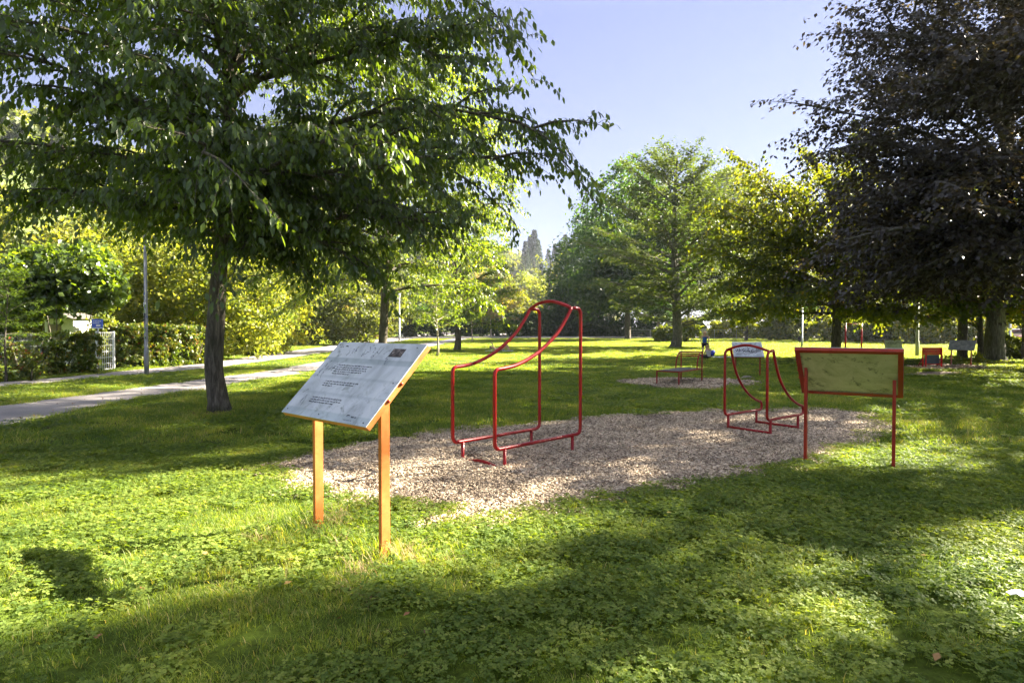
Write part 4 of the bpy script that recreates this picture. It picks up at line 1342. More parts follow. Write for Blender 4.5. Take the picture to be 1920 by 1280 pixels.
# ---- bicycle leaning on the slim lamp post
b_ = P(750, 641.5)
root = empty('bicycle', b_, 'white framed bicycle leaning against the slim lamp post by the path', 'bicycle')
S_ = 1.15
for cx in (-.5, .5):
    w_ = empty('wheel', (cx * S_, 0, .34)); w_.parent = root
    ring = [(.33 * math.cos(a), 0, .33 * math.sin(a)) for a in np.linspace(0, 6.283, 25)]
    MB().tube(ring, .022, 6, cap=False).build('tyre', M['black'], w_, smooth=True)
    sp = MB()
    for a in np.linspace(0, 3.1416, 9)[:-1]: sp.tube([(.32 * math.cos(a), 0, .32 * math.sin(a)), (-.32 * math.cos(a), 0, -.32 * math.sin(a))], .003, 3)
    sp.tube([(0, -.04, 0), (0, .04, 0)], .03, 8)
    sp.build('spokes', M['galv'], w_)
mb = MB()
for a_, c_ in (((-.575, 0, .34), (-.1, 0, .3)), ((-.1, 0, .3), (-.22, 0, .85)), ((-.2, 0, .78), (.33, 0, .82)), ((-.1, 0, .3), (.36, 0, .72)), ((.33, 0, .95), (.36, 0, .72)), ((.36, 0, .72), (.575, 0, .34)), ((-.575, 0, .34), (-.2, 0, .78))):
    mb.tube([a_, c_], .022, 6)
mb.build('bike_frame', M['white'], root, smooth=True)
MB().tube([(-.33, 0, .9), (-.22, 0, .91), (-.08, 0, .9)], [.07, .06, .02], 8).build('saddle', M['black'], root)
MB().tube([(.25, -.25, 1.0), (.33, -.1, .98), (.33, .1, .98), (.25, .25, 1.0)], .018, 6).build('handlebar', M['black'], root)
root.rotation_euler = (math.radians(6), 0, math.radians(60))

# ---- garden fence, gate, notice
def mesh_fence(p0, p1, h, label, dx=.05, dz=.2, t=.0035, posts=2.5):
    p0 = np.array(p0); p1 = np.array(p1); L = np.linalg.norm(p1 - p0); d = (p1 - p0) / L
    root = empty('wire_mesh_fence', p0, label, 'fence')
    mb = MB()
    for k in range(int(L / dx) + 1): mb.tube([d * k * dx + [0, 0, .05], d * k * dx + [0, 0, h]], t, 4, cap=False)
    for k in range(int(h / dz) + 1): mb.tube([np.array([0, 0, .05 + k * dz]), d * L + [0, 0, .05 + k * dz]], t * 1.6, 4, cap=False)
    mb.build('mesh_panel', M['galv'], root)
    k = 0
    while k <= L + .01:
        MB().box(tuple(d * k + [0, 0, h / 2]), (.06, .06, h + .1)).build('post', M['galv'], root); k += posts
    return root
mesh_fence(P(-250, 733), P(178, 697.5), 1.45, 'grey wire mesh garden fence overgrown with ivy at the left edge')
g0, g1 = P(182, 697), P(214, 694)
root = empty('garden_gate', g0, 'narrow pale metal bar gate between the ivy and the clipped hedge', 'gate')
d = g1 - g0; L = np.linalg.norm(d); d /= L
for q in (0, L): MB().bar(d * q + [0, 0, 0], d * q + [0, 0, 1.55], .06, .06, d).build('gate_post', M['white'], root)
mb = MB()
for k in range(1, 9): mb.tube([d * L * k / 9 + [0, 0, .06], d * L * k / 9 + [0, 0, 1.5]], .008, 5)
for z in (.07, .30, .53, .76, 1.0, 1.25, 1.5): mb.tube([d * .03 + [0, 0, z], d * (L - .03) + [0, 0, z]], .012, 5)
mb.build('gate_bars', M['white'], root)
# blue notice
b_ = at(182.5, 607, 23.0)
root = empty('notice_sign', (b_[0], b_[1], 0), 'small blue notice with white writing above the garden gate', 'sign')
z = b_[2]
MB().box((0, 0, z), (.42, .02, .36)).build('sign_face', simple('sign_blue', G(.06, .12, .55), .4), root)
for k, zz in enumerate((.10, .03)):
    for j in range(5 - k): MB().box((-.14 + j * .065, -.013, z + zz), (.045, .004, .03)).build('letter', M['white'], root)
for c_, s_ in (((.04, -.013, z - .06), (.16, .004, .07)), ((0, -.013, z - .15), (.40, .004, .03))): MB().box(c_, s_).build('letter', M['white'], root)
MB().box((0, .03, z / 2), (.05, .03, z + .2)).build('post', M['galv'], root)
# white garden hut behind the ivy
b_ = at(132, 640, 28.6)
root = empty('garden_hut', (b_[0], b_[1], 0), 'white walled garden hut glimpsed through the ivy beside the gate', 'hut')
MB().box((0, 0, 1.05), (1.3, 1.4, 2.1)).build('wall', M['white'], root)
mb = MB(); mb.prism([(-.8, 2.1), (.8, 2.1), (0, 2.4)], (0, 0, 0), (1, 0, 0), (0, 0, 1), (0, 1, 0), -.95, .95); mb.build('roof', simple('roof_brown', G(.10, .09, .08), .8), root)
MB().box((-.2, -.712, .95), (.6, .03, 1.8)).build('door', simple('hut_door', G(.25, .2, .15), .6), root)
# ------------------------------------------------------------------ trees
bark_d, bark_g, bark_p = M['bark_dark'], M['bark_grey'], M['bark_pale']
stats = {}
b_ = P(412, 772)
tip = at(1055, 258, 11.2)
v = tip - b_
ex = []
for (px, py, Y, zs) in [(1045, 245, 11.0, 4.2), (950, 290, 11.4, 4.0), (810, 410, 10.6, 3.5), (870, 40, 11, 6.4), (680, 490, 10.6, 3.2), (550, 500, 11.3, 3.2), (40, 375, 10.5, 3.8), (-150, 260, 11, 4.4), (180, 385, 9.8, 3.8), (340, 330, 9.2, 4.2), (475, 395, 9.6, 3.6), (600, 250, 8.8, 4.2), (760, 300, 9.3, 4.0), (80, 150, 9.8, 5.0), (300, 120, 8.8, 5.2)]:
    ex.append(aim(b_, px, py, Y, zs, .22))
r_, n_ = tree('avenue_tree', b_, 13.5, .178, [(0, 4.0), (.3, 4.6), (.6, 4.4), (1, 2.2)], M['leaf_avenue'], bark_d, crown0=.31, nl=42, nsub=14, ntw=8, nlf=12, start_u=.15, flat=.8,
     leaf=(.145, .070), elev=(20, 66), droop=.24, twl=.6, tdroop=.95, lean=(.012, .0), seed=11, fine=True,
     label='large broadleaf tree with dark hanging leaves, nearest on the left beside the path', group='avenue trees along the path',
     extra=ex, hang=1.25, twigs=True, sides=7, tintb=-.04)
stats['t1'] = n_
b_ = (-5.25, 25.0, 0)
r_, n_ = tree('avenue_tree', b_, 14.0, .19, [(0, 4.6), (.3, 5.8), (.6, 5.3), (1, 2.5)], M['leaf_avenue'], bark_d, crown0=.25, nl=44, nsub=13, ntw=8, nlf=12, start_u=.15, flat=.8,
     leaf=(.17, .075), elev=(16, 64), droop=.2, twl=.6, tdroop=.8, seed=12, label='second avenue tree with sunlit yellow green leaves, its trunk rising behind the slanted board', group='avenue trees along the path', hang=.8, tintb=.25, cull=hedge_sun(.55))
stats['t2'] = n_
b_ = P(857, 657)
r_, n_ = tree('avenue_tree', b_, 9.5, .24, [(0, 3.6), (.3, 4.2), (.6, 3.8), (1, 2.0)], M['leaf_avenue'], bark_d, crown0=.2, nl=34, nsub=9, ntw=6, nlf=10, flat=.8,
     leaf=(.22, .11), elev=(5, 60), droop=.1, twl=.6, tdroop=.6, seed=13, label='dark trunked avenue tree standing on the lawn behind the young stakes', group='avenue trees along the path', hang=.7, tintb=.2, cull=hedge_sun(.5))
# young pale trunked trees
for k, (px, py, H, R, lab, mat, tb) in enumerate([(820, 669, 4.6, 1.5, 'young tree with a straight pale trunk, nearest of the saplings by the path', 'leaf_avenue', .25),
        (885, 641, 5.2, 1.8, 'young tree with a thin grey trunk just right of the dark trunk', 'leaf_autumn', .1),
        (921, 632, 8.6, 4.2, 'pinkish cream young tree with a pale trunk beside the far path', 'leaf_pink', .1)]):
    r_, n_ = tree('young_tree', P(px, py), H, .065 if k < 2 else .13, [(0, R * .8), (.4, R), (1, R * .4)], M[mat], bark_p, crown0=.38 if k < 2 else .28, nl=18 if k < 2 else 30, nsub=5 if k < 2 else 8, ntw=4, nlf=8 if k < 2 else 7,
        leaf=(.16, .08) if k < 2 else (.26, .14), elev=(15, 65), droop=.06, seed=20 + k, label=lab, group='young trees by the path', hang=.5, tintb=tb)

# copper beech: trunk at the right edge, boughs reaching over the lawn
b_ = P(1866, 676)
ex = []
for (px, py, Y, zs) in [(1548, 208, 25, 9), (1600, 150, 25, 10), (1635, 60, 24, 12), (1660, 10, 23, 13), (1640, 300, 24, 8), (1580, 470, 25, 5), (1690, 500, 22, 5), (1600, 545, 26, 4.4), (1750, 515, 22, 4.6), (1850, 515, 22, 4.6), (1700, 420, 20, 7), (1800, 300, 20, 8), (1900, 450, 20, 6), (1700, 150, 20, 11), (1850, 100, 20, 12), (1650, 60, 22, 13), (1640, 380, 23, 6), (1690, 450, 22, 5.5), (1680, 500, 24, 4.6), (1780, 480, 21, 5), (1850, 470, 23, 5), (1740, 535, 27, 4.2), (1900, 400, 19, 6.5), (1720, 350, 20, 7.5), (1590, 250, 23, 9)]:
    ex.append(aim(b_, px, py, Y, zs, .14))
def asymb(az, t): return 1 - .32 * math.sin(az) * (1 if math.sin(az) > 0 else .3)
r_, n_ = tree('copper_beech', b_, 24, .42, [(0, 8.5), (.25, 10.2), (.6, 9.5), (1, 4.0)], M['leaf_copper'], bark_g, crown0=.14, nl=56, nsub=15, ntw=8, nlf=14, start_u=.12, flat=.75,
     leaf=(.21, .14), elev=(2, 60), droop=.035, twl=1.0, tdroop=.35, seed=31, label='huge copper beech with dark purple leaves, its trunk at the right edge of the lawn', group='copper beeches on the right', asym=asymb,
     hang=.5, extra=ex, cull=lambda p, rg: sun_gap(p, rg) | ((p[:, 2] < 8) & (rg.rand(len(p)) < .35)), cullbr=True, tintb=0)
stats['beechA'] = n_
r_, n_ = tree('copper_beech', (27.5, 22.0, 0), 27, .5, [(0, 11.0), (.3, 12.5), (.6, 11.0), (1, 5.0)], M['leaf_copper'], bark_g, crown0=.14, nl=58, nsub=14, ntw=9, nlf=14, start_u=.15, flat=.75,
     leaf=(.22, .15), elev=(3, 60), droop=.03, twl=1.0, tdroop=.35, seed=32, label='nearer copper beech whose dark boughs hang into the top right corner, trunk out of view', group='copper beeches on the right',
     hang=.35, cull=sun_gap, cullbr=True)
stats['beechB'] = n_
# trees standing to the right of the photographer, whose shade falls over the near lawn
for k, (x, y, H, R) in enumerate([(20.5, 8.0, 17, 7.0), (25, .5, 19, 8.0)]):
    r_, n_ = tree('shade_tree', (x, y, 0), H, .3, [(0, R * .85), (.3, R), (.6, R * .9), (1, R * .4)], M['leaf_oak'], bark_d, crown0=.2, nl=40, nsub=10, ntw=6, nlf=9,
        leaf=(.26, .17), elev=(5, 60), droop=.03, twl=.9, tdroop=.4, seed=41 + k, label=['broadleaf tree right of view whose shade crosses the near lawn', 'taller broadleaf tree beside the photographer, farthest right'][k], group='trees right of the near lawn', cull=sun_gap, cullbr=True)

# autumn maple with a forked trunk
b_ = P(1562, 671)
ex = []
for (px, py, Y, zs) in [(1390, 300, 35, 6.5), (1350, 400, 34, 5), (1335, 470, 34, 4), (1350, 540, 33, 3.4), (1420, 330, 33, 6), (1520, 290, 35, 8), (1570, 300, 36, 8.5), (1630, 330, 35, 8), (1450, 560, 31, 3.4), (1640, 480, 33, 5), (1480, 420, 31, 5), (1640, 590, 33, 3)]:
    ex.append(aim(b_, px, py, Y, zs, .2))
r_, n_ = tree('maple_tree', b_, 11.0, .27, [(0, 5.5), (.35, 6.4), (.7, 5.0), (1, 3.0)], M['leaf_autumn'], bark_d, crown0=.22, nl=38, nsub=13, ntw=9, nlf=12, start_u=.15, flat=.8,
     leaf=(.22, .16), elev=(5, 60), droop=.09, twl=.7, tdroop=.8, seed=51, label='maple turning yellow and orange with a forked dark trunk, behind the red backed board', hang=1.0, extra=ex, tintb=-.08, top=.8,
     cull=lambda p, rg: sun_gap(p, rg) | (rg.rand(len(p)) < .4))
# tall layered tree with a leaning pale base
b_ = P(1266, 651.5)
r_, n_ = tree('layered_tree', b_, 17.0, .42, [(0, 6.0), (.25, 7.2), (.46, 7.0), (.60, 5.0), (.70, 2.2), (.80, 3.6), (.90, 3.0), (1, 1.3)], M['leaf_mid'], bark_g, crown0=.13, nl=54, nsub=13, ntw=8, nlf=12,
     leaf=(.25, .16), elev=(8, 42), droop=-.005, twl=.9, tdroop=.2, lean=(.004, 0), seed=52, tintb=-.25, label='tall tree with tiers of light green foliage, left of the standing woman', hang=.1, flat=.45, start_u=.2,
     extra=[(1.9, -.1, .50, 7.0), (1.7, .15, .35, 8.0)], cull=lambda p, rg: sun_gap(p, rg) | (rg.rand(len(p)) < .55))
stats['layer'] = n_
# dense dark oaks, left end of the right hand group
pr = None
for k, (px, py, H, R, lab) in enumerate([(1112, 630, 19.5, 7.5, 'dense dark green oak at the left end of the right hand trees'),
                                         (1088, 624, 15, 4.8, 'lower dark tree at the far tip of the right hand group'),
                                         (1177, 637, 21.5, 7.5, 'dark oak with a straight trunk left of the tall tiered tree'),
                                         (1215, 627.5, 28.0, 9.5, 'broad oak rising behind the straight trunks'),
                                         (1345, 629, 27.0, 11.0, 'thick trunked oak behind the standing woman')]):
    b_ = P(px, py)
    d = b_[1]
    blobs = [(0, 0, H * .60, R * .85, R * .85, H * .36), (-R * .45, -.5, H * .42, R * .6, R * .7, H * .28), (R * .4, 0, H * .45, R * .65, R * .7, H * .27), (0, -R * .3, H * .80, R * .45, R * .5, H * .2), (-R * .2, -R * .4, H * .33, R * .7, R * .5, H * .16)]
    blob_tree('oak_tree', b_, H, .36 if k != 1 else .2, blobs, 55000, .42, M['leaf_oak'] if k < 3 else M['leaf_mid'], bark_d, lab, 'tree', 'oaks of the right hand group', 60 + k, cull=clear_to(-3, 60, 125, .5, 9, .7), tintb=-.05 if k < 2 else .05)
# pale sapling trunk before the dark oaks
tree('young_tree', P(1123, 629.5), 6.0, .10, [(0, 1.6), (.4, 1.8), (1, .8)], M['leaf_oak'], bark_p, crown0=.5, nl=12, nsub=5, ntw=4, nlf=6, leaf=(.3, .2), seed=71, label='slim pale trunk in front of the dark oaks', group='young trees by the path')

# back row of the right hand group: prototypes, then copies
def proto(seed, H, R, mat, tb, label, r0=.22, bark=None, cb=.42, loc=(0, 0, 0), n=9500, size=.38):
    blobs = [(0, 0, H * .64, R * .8, R * .8, H * .32), (-R * .5, .3, H * .5, R * .55, R * .6, H * .2), (R * .45, -.4, H * .52, R * .55, R * .6, H * .2), (0, -R * .4, H * .42, R * .6, R * .5, H * .13)]
    return blob_tree('park_tree', loc, H, r0, blobs, n, size, M[mat], bark or bark_d, label, 'tree', 'back row of trees beside the car park', seed, tb)
back = [  # px, base y, prototype, scale, label
 (1234, 634, 0, .62, 'thin dark trunk between the oak trunks and the tiered tree'),
 (1357, 625.5, 1, 1.1, 'thick trunk seen past the standing woman on the right'),
 (1388, 630, 2, .8, 'slender leaning yellow leaved tree above the graffiti board'),
 (1399, 638.5, 3, .75, 'dark trunk directly behind the graffiti board'),
 (1456, 630, 2, .7, 'thin tree right of the graffiti board, half hidden'),
 (1473, 638.5, 0, .7, 'short dark trunk left of the bluish pole'),
 (1533, 634, 1, .75, 'trunk between the bluish pole and the maple'),
 (1598, 640, 2, .75, 'yellow tree behind the tall red posts'),
 (1640, 634, 0, .9, 'green tree above the distant scribbled board'),
 (1700, 640, 2, .8, 'golden tree behind the pale post'),
 (1760, 642, 2, .8, 'golden brown tree over the red seat'),
 (1804, 673, 1, .62, 'dark flared trunk behind the grey weathered board'),
 (1838, 674, 3, .55, 'bent trunk leaning left next to the big beech trunk'),
 (1918, 674, 2, .6, 'tree cut by the right edge of the picture'),
 (1290, 620, 1, 1.0, 'tree rising behind the camper van'),
 (1145, 621, 3, 1.0, 'tree deep behind the slim pale trunk'),
]
specs = [(81, 12, 5, 'leaf_oak', .05, .24), (82, 17, 6.5, 'leaf_mid', .1, .38), (83, 11, 4.8, 'leaf_autumn', .05, .16), (84, 14, 5.5, 'leaf_mid', -.1, .26)]
protos = {}
for (px, py, k, s, lab) in back:
    loc = P(px, py)
    if k not in protos:
        sd, H, R, mt_, tb, r0 = specs[k]
        o = proto(sd, H, R, mt_, tb, lab, r0, loc=loc)
        protos[k] = o; o.scale = (s, s, s)
    else:
        copy_thing(protos[k], loc, (px * .7) % 6.28, (s, s, s), lab)
# second line of trees farther beyond the cars
rg = np.random.RandomState(9)
for i in range(26):
    x = -6 + i * 6.2 + rg.uniform(-2, 2); y = 118 + rg.uniform(-8, 14)
    k = [1, 2, 3, 0][i % 4]
    s = rg.uniform(.75, 1.1)
    if i % 3 == 2: continue
    copy_thing(protos[k], (x, y, float(gz(y))), rg.uniform(0, 6), (s, s, s), 'hazy tree in the far row beyond the parked cars', 'far row beyond the parked cars')
# big old tree with a pale lopped limb, far centre
b_ = P(1031, 622.0)
r_, n_ = tree('old_tree', b_, 17, .75, [(0, 4), (.4, 4.5), (1, 2)], M['leaf_bright'], bark_g, crown0=.3, nl=14, nsub=4, ntw=3, nlf=6, leaf=(.5, .35), elev=(20, 60), droop=.02, seed=91,
     label='old thick trunk with sparse yellow leaves at the far end of the lawn', extra=[(3.2, .1, .6, 6.0)], twl=.9)
for k, (px, py, H, R, mt_, lab) in enumerate([(913, 620, 12, 5, 'leaf_mid', 'dark trunk beside the pale one at the far path'), (895, 618.5, 14, 6, 'leaf_bright', 'pale trunked tree left of the far lamp'),
      (962, 620, 11, 5, 'leaf_autumn', 'orange tinted tree right of the pinkish one'), (985, 619.5, 16, 7, 'leaf_bright', 'tall yellow green tree behind the arched frame'), (800, 621, 13, 6, 'leaf_mid', 'tree beyond the bend of the far path'), (1012, 619.5, 12, 5, 'leaf_mid', 'green tree left of the old thick trunk'), (850, 619.5, 15, 6, 'leaf_oak', 'dark tree beyond the avenue trunk')]):
    copy_b = P(px, py)
    blob_tree('park_tree', copy_b, H, .3, [(0, 0, H * .6, R, R, H * .36), (-R * .5, 0, H * .45, R * .6, R * .6, H * .2), (R * .5, 0, H * .45, R * .6, R * .6, H * .2)], 9000, .6, M[mt_], bark_g, lab, 'tree', 'trees at the far end of the lawn', 100 + k)

# ------------------------------------------------------------------ hedge, ivy, shrubs on the left
h0, h1 = P(222, 691), P(396, 680)
d = h1 - h0; L = np.linalg.norm(d); c = (h0 + h1) / 2
def along_boxes(L, h, wd, n, jit, seed):
    rg = np.random.RandomState(seed); out = []
    for k in range(n):
        x = -L / 2 + L * (k + .5) / n
        hh = h * (1 + rg.uniform(-jit, jit)); out.append((x, 0, hh / 2, L / n * .62, wd, hh / 2))
    return out
o = shrub('clipped_hedge', c, along_boxes(L, 1.75, .55, 6, .05, 1), 26000, .13, M['leaf_hedge'], 'long clipped hedge speckled with red leaves between gate and lamp post', 'hedge', seed=201, tintb=.12, boxy=True, clump=.18)
o.rotation_euler = (0, 0, math.atan2(d[1], d[0]))
h0, h1 = P(60, 708), P(172, 700)
d = h1 - h0; L = np.linalg.norm(d); c = (h0 + h1) / 2 + [0, .25, 0]
o = shrub('ivy', c, along_boxes(L, 1.5, .25, 6, .14, 2), 11000, .11, M['leaf_hedge'], 'tangled ivy and bramble growing over the wire mesh fence', 'climbing plant', seed=202, tintb=.08, boxy=True)
o.rotation_euler = (0, 0, math.atan2(d[1], d[0]))
shrub('bramble', P(20, 716) + [-.5, .35, 0], [(0, 0, .5, 1.3, .4, .6), (-1, .2, .8, .6, .3, .7)], 3500, .12, M['leaf_hedge'], 'yellow green bramble in front of the mesh fence at the left edge', 'bush', seed=203, tintb=.15)
# feathery light green sapling at the very left
b_ = P(12, 716)
tree('larch_sapling', b_, 3.6, .035, [(0, 1.1), (.5, 1.0), (1, .2)], M['leaf_larch'], bark_d, crown0=.3, nl=22, nsub=7, ntw=5, nlf=10, leaf=(.10, .022), elev=(0, 40), droop=.06, twl=.3, seed=204, label='feathery light green sapling in front of the fence at the left edge', cat='sapling', flat=.2)
G2 = 'bushes and small trees behind the garden fence'
def sh(px, Y, blobs, n, size, mat, lab, seed, tb=0., name='shrub', cat='bush'):
    q = at(px, 616, Y); q[2] = float(gz(Y))
    return shrub(name, q, blobs, n, size, M[mat], lab, cat, G2, seed, tb)
sh(110, 25.0, [(-1.6, 0, 3.3, 2.0, 1.4, 1.5), (1.0, .2, 3.3, 1.7, 1.0, 1.1), (0, .4, 4.3, 1.9, 1.3, 1.2), (-3.2, .4, 2.6, 1.6, 1.2, 1.6)], 16000, .24, 'leaf_avenue', 'large shaded garden shrub with dark broad leaves above the ivy', 211, .05)
sh(20, 30.0, [(-2, 0, 3.0, 2.5, 2, 3.0), (1.5, .2, 2.5, 2.5, 1.6, 2.4)], 12000, .26, 'leaf_bright', 'yellow green garden bush behind the dark shrub at the far left', 212, .0)
sh(196, 28.5, [(0, 0, 1.1, .9, .6, 1.2), (-.9, .3, .9, .6, .5, 1.0)], 3500, .16, 'leaf_bright', 'small yellow green bush just behind the garden gate', 222, .0)
sh(330, 33.0, [(-3, 0, 3.0, 3.0, 2, 3.2), (.5, .2, 3.6, 2.8, 2, 3.4), (3.4, .4, 2.6, 2.6, 2, 2.7)], 26000, .22, 'leaf_bright', 'big bright yellow green bush behind the clipped hedge', 213, .0)
sh(250, 42.0, [(-3, 0, 4.5, 4.0, 3, 4.6), (3.5, .2, 5.0, 4.0, 3, 5.0), (9, .4, 4.0, 3.6, 3, 4.2)], 24000, .32, 'leaf_bright', 'tall golden bush wall rising over the bright bush', 214, .08)
sh(460, 38.0, [(0, 0, 2.3, 1.6, 1.6, 2.4), (1.6, .5, 2.0, 1.3, 1.4, 1.9)], 9000, .22, 'leaf_bright', 'yellowish bush right of the nearest trunk', 215, .0)
sh(560, 58.0, [(0, 0, 2.6, 4.0, 2, 3.0), (5, 0, 2.8, 3.6, 2, 3.0), (-4, 0, 2.2, 3, 2, 2.6)], 20000, .30, 'leaf_mid', 'rounded green bushes bordering the footpath in the middle distance', 216, .25)
sh(640, 78.0, [(0, 0, 2.0, 3.0, 2, 2.4), (3.4, .5, 1.8, 2.4, 2, 2.0)], 13000, .30, 'leaf_pink', 'brownish bush left of the second avenue trunk', 217, -.15)
sh(720, 90.0, [(0, 0, 2.4, 3.2, 2, 2.7), (3.4, 1, 2.0, 2.4, 2, 2.2)], 11000, .34, 'leaf_mid', 'grey green bush behind the slim lamp post', 218, .1)
sh(790, 92.0, [(0, 0, 2.2, 5, 2, 2.6), (8, 1, 2.2, 5, 2, 2.4), (16, 1, 1.8, 5, 2, 2.0), (24, 2, 1.6, 5, 2, 1.8)], 20000, .40, 'leaf_oak', 'low dark bushes closing off the far end of the footpath', 219, .1)
sh(520, 84.0, [(-8, 0, 5.5, 7, 3, 6.0), (2, 1, 6.5, 7, 3, 6.5), (12, 1, 5.5, 6, 3, 6.0)], 30000, .5, 'leaf_mid', 'tall trees and bushes massed behind the rounded green bushes', 220, .3)
sh(200, 62.0, [(-10, 0, 8, 8, 3, 8.5), (2, 1, 9, 8, 3, 9), (13, 1, 8, 7, 3, 8), (-22, 0, 8, 8, 3, 9)], 36000, .5, 'leaf_bright', 'high yellow green growth at the foot of the hillside', 221, .05)
tree('small_tree', P(511.5, 645), 5.5, .16, [(0, 2.2), (.4, 2.5), (1, 1.0)], M['leaf_mid'], bark_d, crown0=.35, nl=22, nsub=6, ntw=4, nlf=8, leaf=(.24, .14), seed=230, label='small round headed tree beside the footpath, right of the nearest trunk', hang=.4, tintb=.15)
# undergrowth along the right hand boundary
G3 = 'bushes along the car park fence'
def sh3(px, Y, blobs, n, size, mat, lab, seed, tb=0.):
    q = at(px, 616, Y); q[2] = float(gz(Y))
    return shrub('bush', q, blobs, n, size, M[mat], lab, 'bush', G3, seed, tb)
sh3(1100, 92, [(0, 0, 1.6, 5, 2, 2.0), (7, 0, 1.5, 4.5, 2, 1.8), (-5, 1, 1.8, 4, 2, 2.2)], 12000, .42, 'leaf_oak', 'dark bushes under the dense oaks', 240, -.1)
sh3(1290, 66, [(0, 0, 1.3, 1.6, 1, 1.4), (-2.4, 0, 1.0, 1.4, 1, 1.2)], 4500, .3, 'leaf_bright', 'bright bush in front of the camper van', 241, -.1)
sh3(1375, 80, [(0, 0, 1.2, 4, 1, 1.5), (7, 0, 1.3, 4, 1, 1.6)], 10000, .34, 'leaf_bright', 'low yellow green bush line behind the graffiti board', 242)
sh3(1470, 72, [(0, 0, 1.5, 4, 1, 1.8), (7, 0, 1.4, 4, 1, 1.8), (13, 0, 1.5, 4, 1, 1.8)], 15000, .32, 'leaf_bright', 'sunlit bushes behind the bluish pole and maple trunk', 243)
sh3(1640, 66, [(0, 0, 1.0, 3.5, 1, 1.2), (6, 0, 1.2, 3.5, 1, 1.5)], 8000, .3, 'leaf_mid', 'green bushes above the scribbled board', 244, .2)
sh3(1745, 60, [(0, 0, 1.5, 3.5, 1, 1.8), (5, 0, 1.3, 3, 1, 1.6)], 9000, .28, 'leaf_autumn', 'rust and green bush behind the red seat', 245)
sh3(1878, 33.5, [(0, 0, .65, .8, .6, .75), (1.0, .1, .55, .8, .5, .6), (-.7, -.1, .45, .5, .4, .5)], 5200, .15, 'leaf_mid', 'leafy shrub at the foot of the big beech trunk', 246, .2)
sh3(1815, 29.5, [(0, 0, .18, 1.3, .5, .22)], 1300, .1, 'leaf_bright', 'low green weeds below the grey weathered board', 247, .1)
sh3(1560, 96, [(0, 0, 3, 9, 2, 3.2), (15, 0, 3, 9, 2, 3.4), (30, 0, 3, 9, 2, 3.2), (45, 0, 3, 9, 2, 3.4)], 26000, .5, 'leaf_bright', 'tall hedge growth beyond the parked cars', 248, .1)

# ------------------------------------------------------------------ wooded hill
m, nt, b = newmat('hill_ground')
r = ramp(nt, [(.3, G(.05, .08, .02)), (.7, G(.10, .13, .03))], noise(nt, .05, 5, vec=geo_pos(nt)).outputs[0]); nt.links.new(r.outputs[0], b.inputs['Base Color']); b.inputs['Roughness'].default_value = 1
M['hill'] = m
RA, RB = np.array([-118., 90.]), np.array([22., 430.])
def hill_h(x, y):
    d = RB - RA; L = np.linalg.norm(d); d = d / L; n_ = np.array([d[1], -d[0]])
    rel = np.stack([x, y], -1) - RA
    s = rel @ d; q = rel @ n_
    sc_ = np.clip(s / L, -1, 1.6)
    hh = 36 + 3 * np.sin(s / 40) + 2.5 * np.sin(s / 17 + 1)
    prof_ = 1 / (1 + np.exp((np.abs(q) - 24) / 8.5))
    endf = 1 / (1 + np.exp((s - L * 1.12) / 25))
    return hh * prof_ * endf * 1.06
s_ = np.linspace(-160, 620, 60); q_ = np.linspace(-110, 75, 34)
d = (RB - RA) / np.linalg.norm(RB - RA); n_ = np.array([d[1], -d[0]])
XX = RA[0] + s_[:, None] * d[0] + q_[None] * n_[0]; YY = RA[1] + s_[:, None] * d[1] + q_[None] * n_[1]
ZZ = hill_h(XX, YY) + gz(np.maximum(YY, 0)) - .35
V = np.stack([XX, YY, ZZ], -1).reshape(-1, 3)
ii = np.arange(59)[:, None] * 34 + np.arange(33)[None]
F = np.stack([ii, ii + 1, ii + 35, ii + 34], -1).reshape(-1, 4)
tag(link('hill', fast_mesh('hill', V, [F], True), M['hill']), kind='structure')
rg = np.random.RandomState(14)
hp = None; hc = None
HL = 'round crowned tree in the wood covering the hillside'
CL = 'dark conifer standing up from the wooded ridge'
cnt = 0
for i in range(170):
    s = rg.uniform(-20, 400); q = rg.uniform(-8, 46)
    x = RA[0] + s * d[0] + q * n_[0]; y = RA[1] + s * d[1] + q * n_[1]
    if y < 62 or abs(x) > y * .92 + 4: continue
    z = float(hill_h(np.array(x), np.array(y)) + gz(y)) - .6
    sc_ = rg.uniform(.8, 1.25)
    if hp is None:
        hp = [blob_tree('hill_tree', (x, y, z), 11, .3, [(0, 0, 6.3, 4.2, 4.2, 4.4), (-2, 0, 4.5, 3, 3, 2.5), (2.2, 1, 4.8, 3, 3, 2.8)], 2600, .85, M[mt_], bark_d, HL, 'tree', 'trees on the wooded hillside', 300 + k, .05, nbr=6) for k, mt_ in enumerate(['leaf_bright', 'leaf_mid', 'leaf_mid'])]
        hp[1].location = (x + 9, y + 3, z); hp[2].location = (x - 6, y + 8, z)
        continue
    copy_thing(hp[rg.choice(3, p=[.45, .35, .2])], (x, y, z), rg.uniform(0, 6), (sc_, sc_, sc_ * rg.uniform(.9, 1.2)))
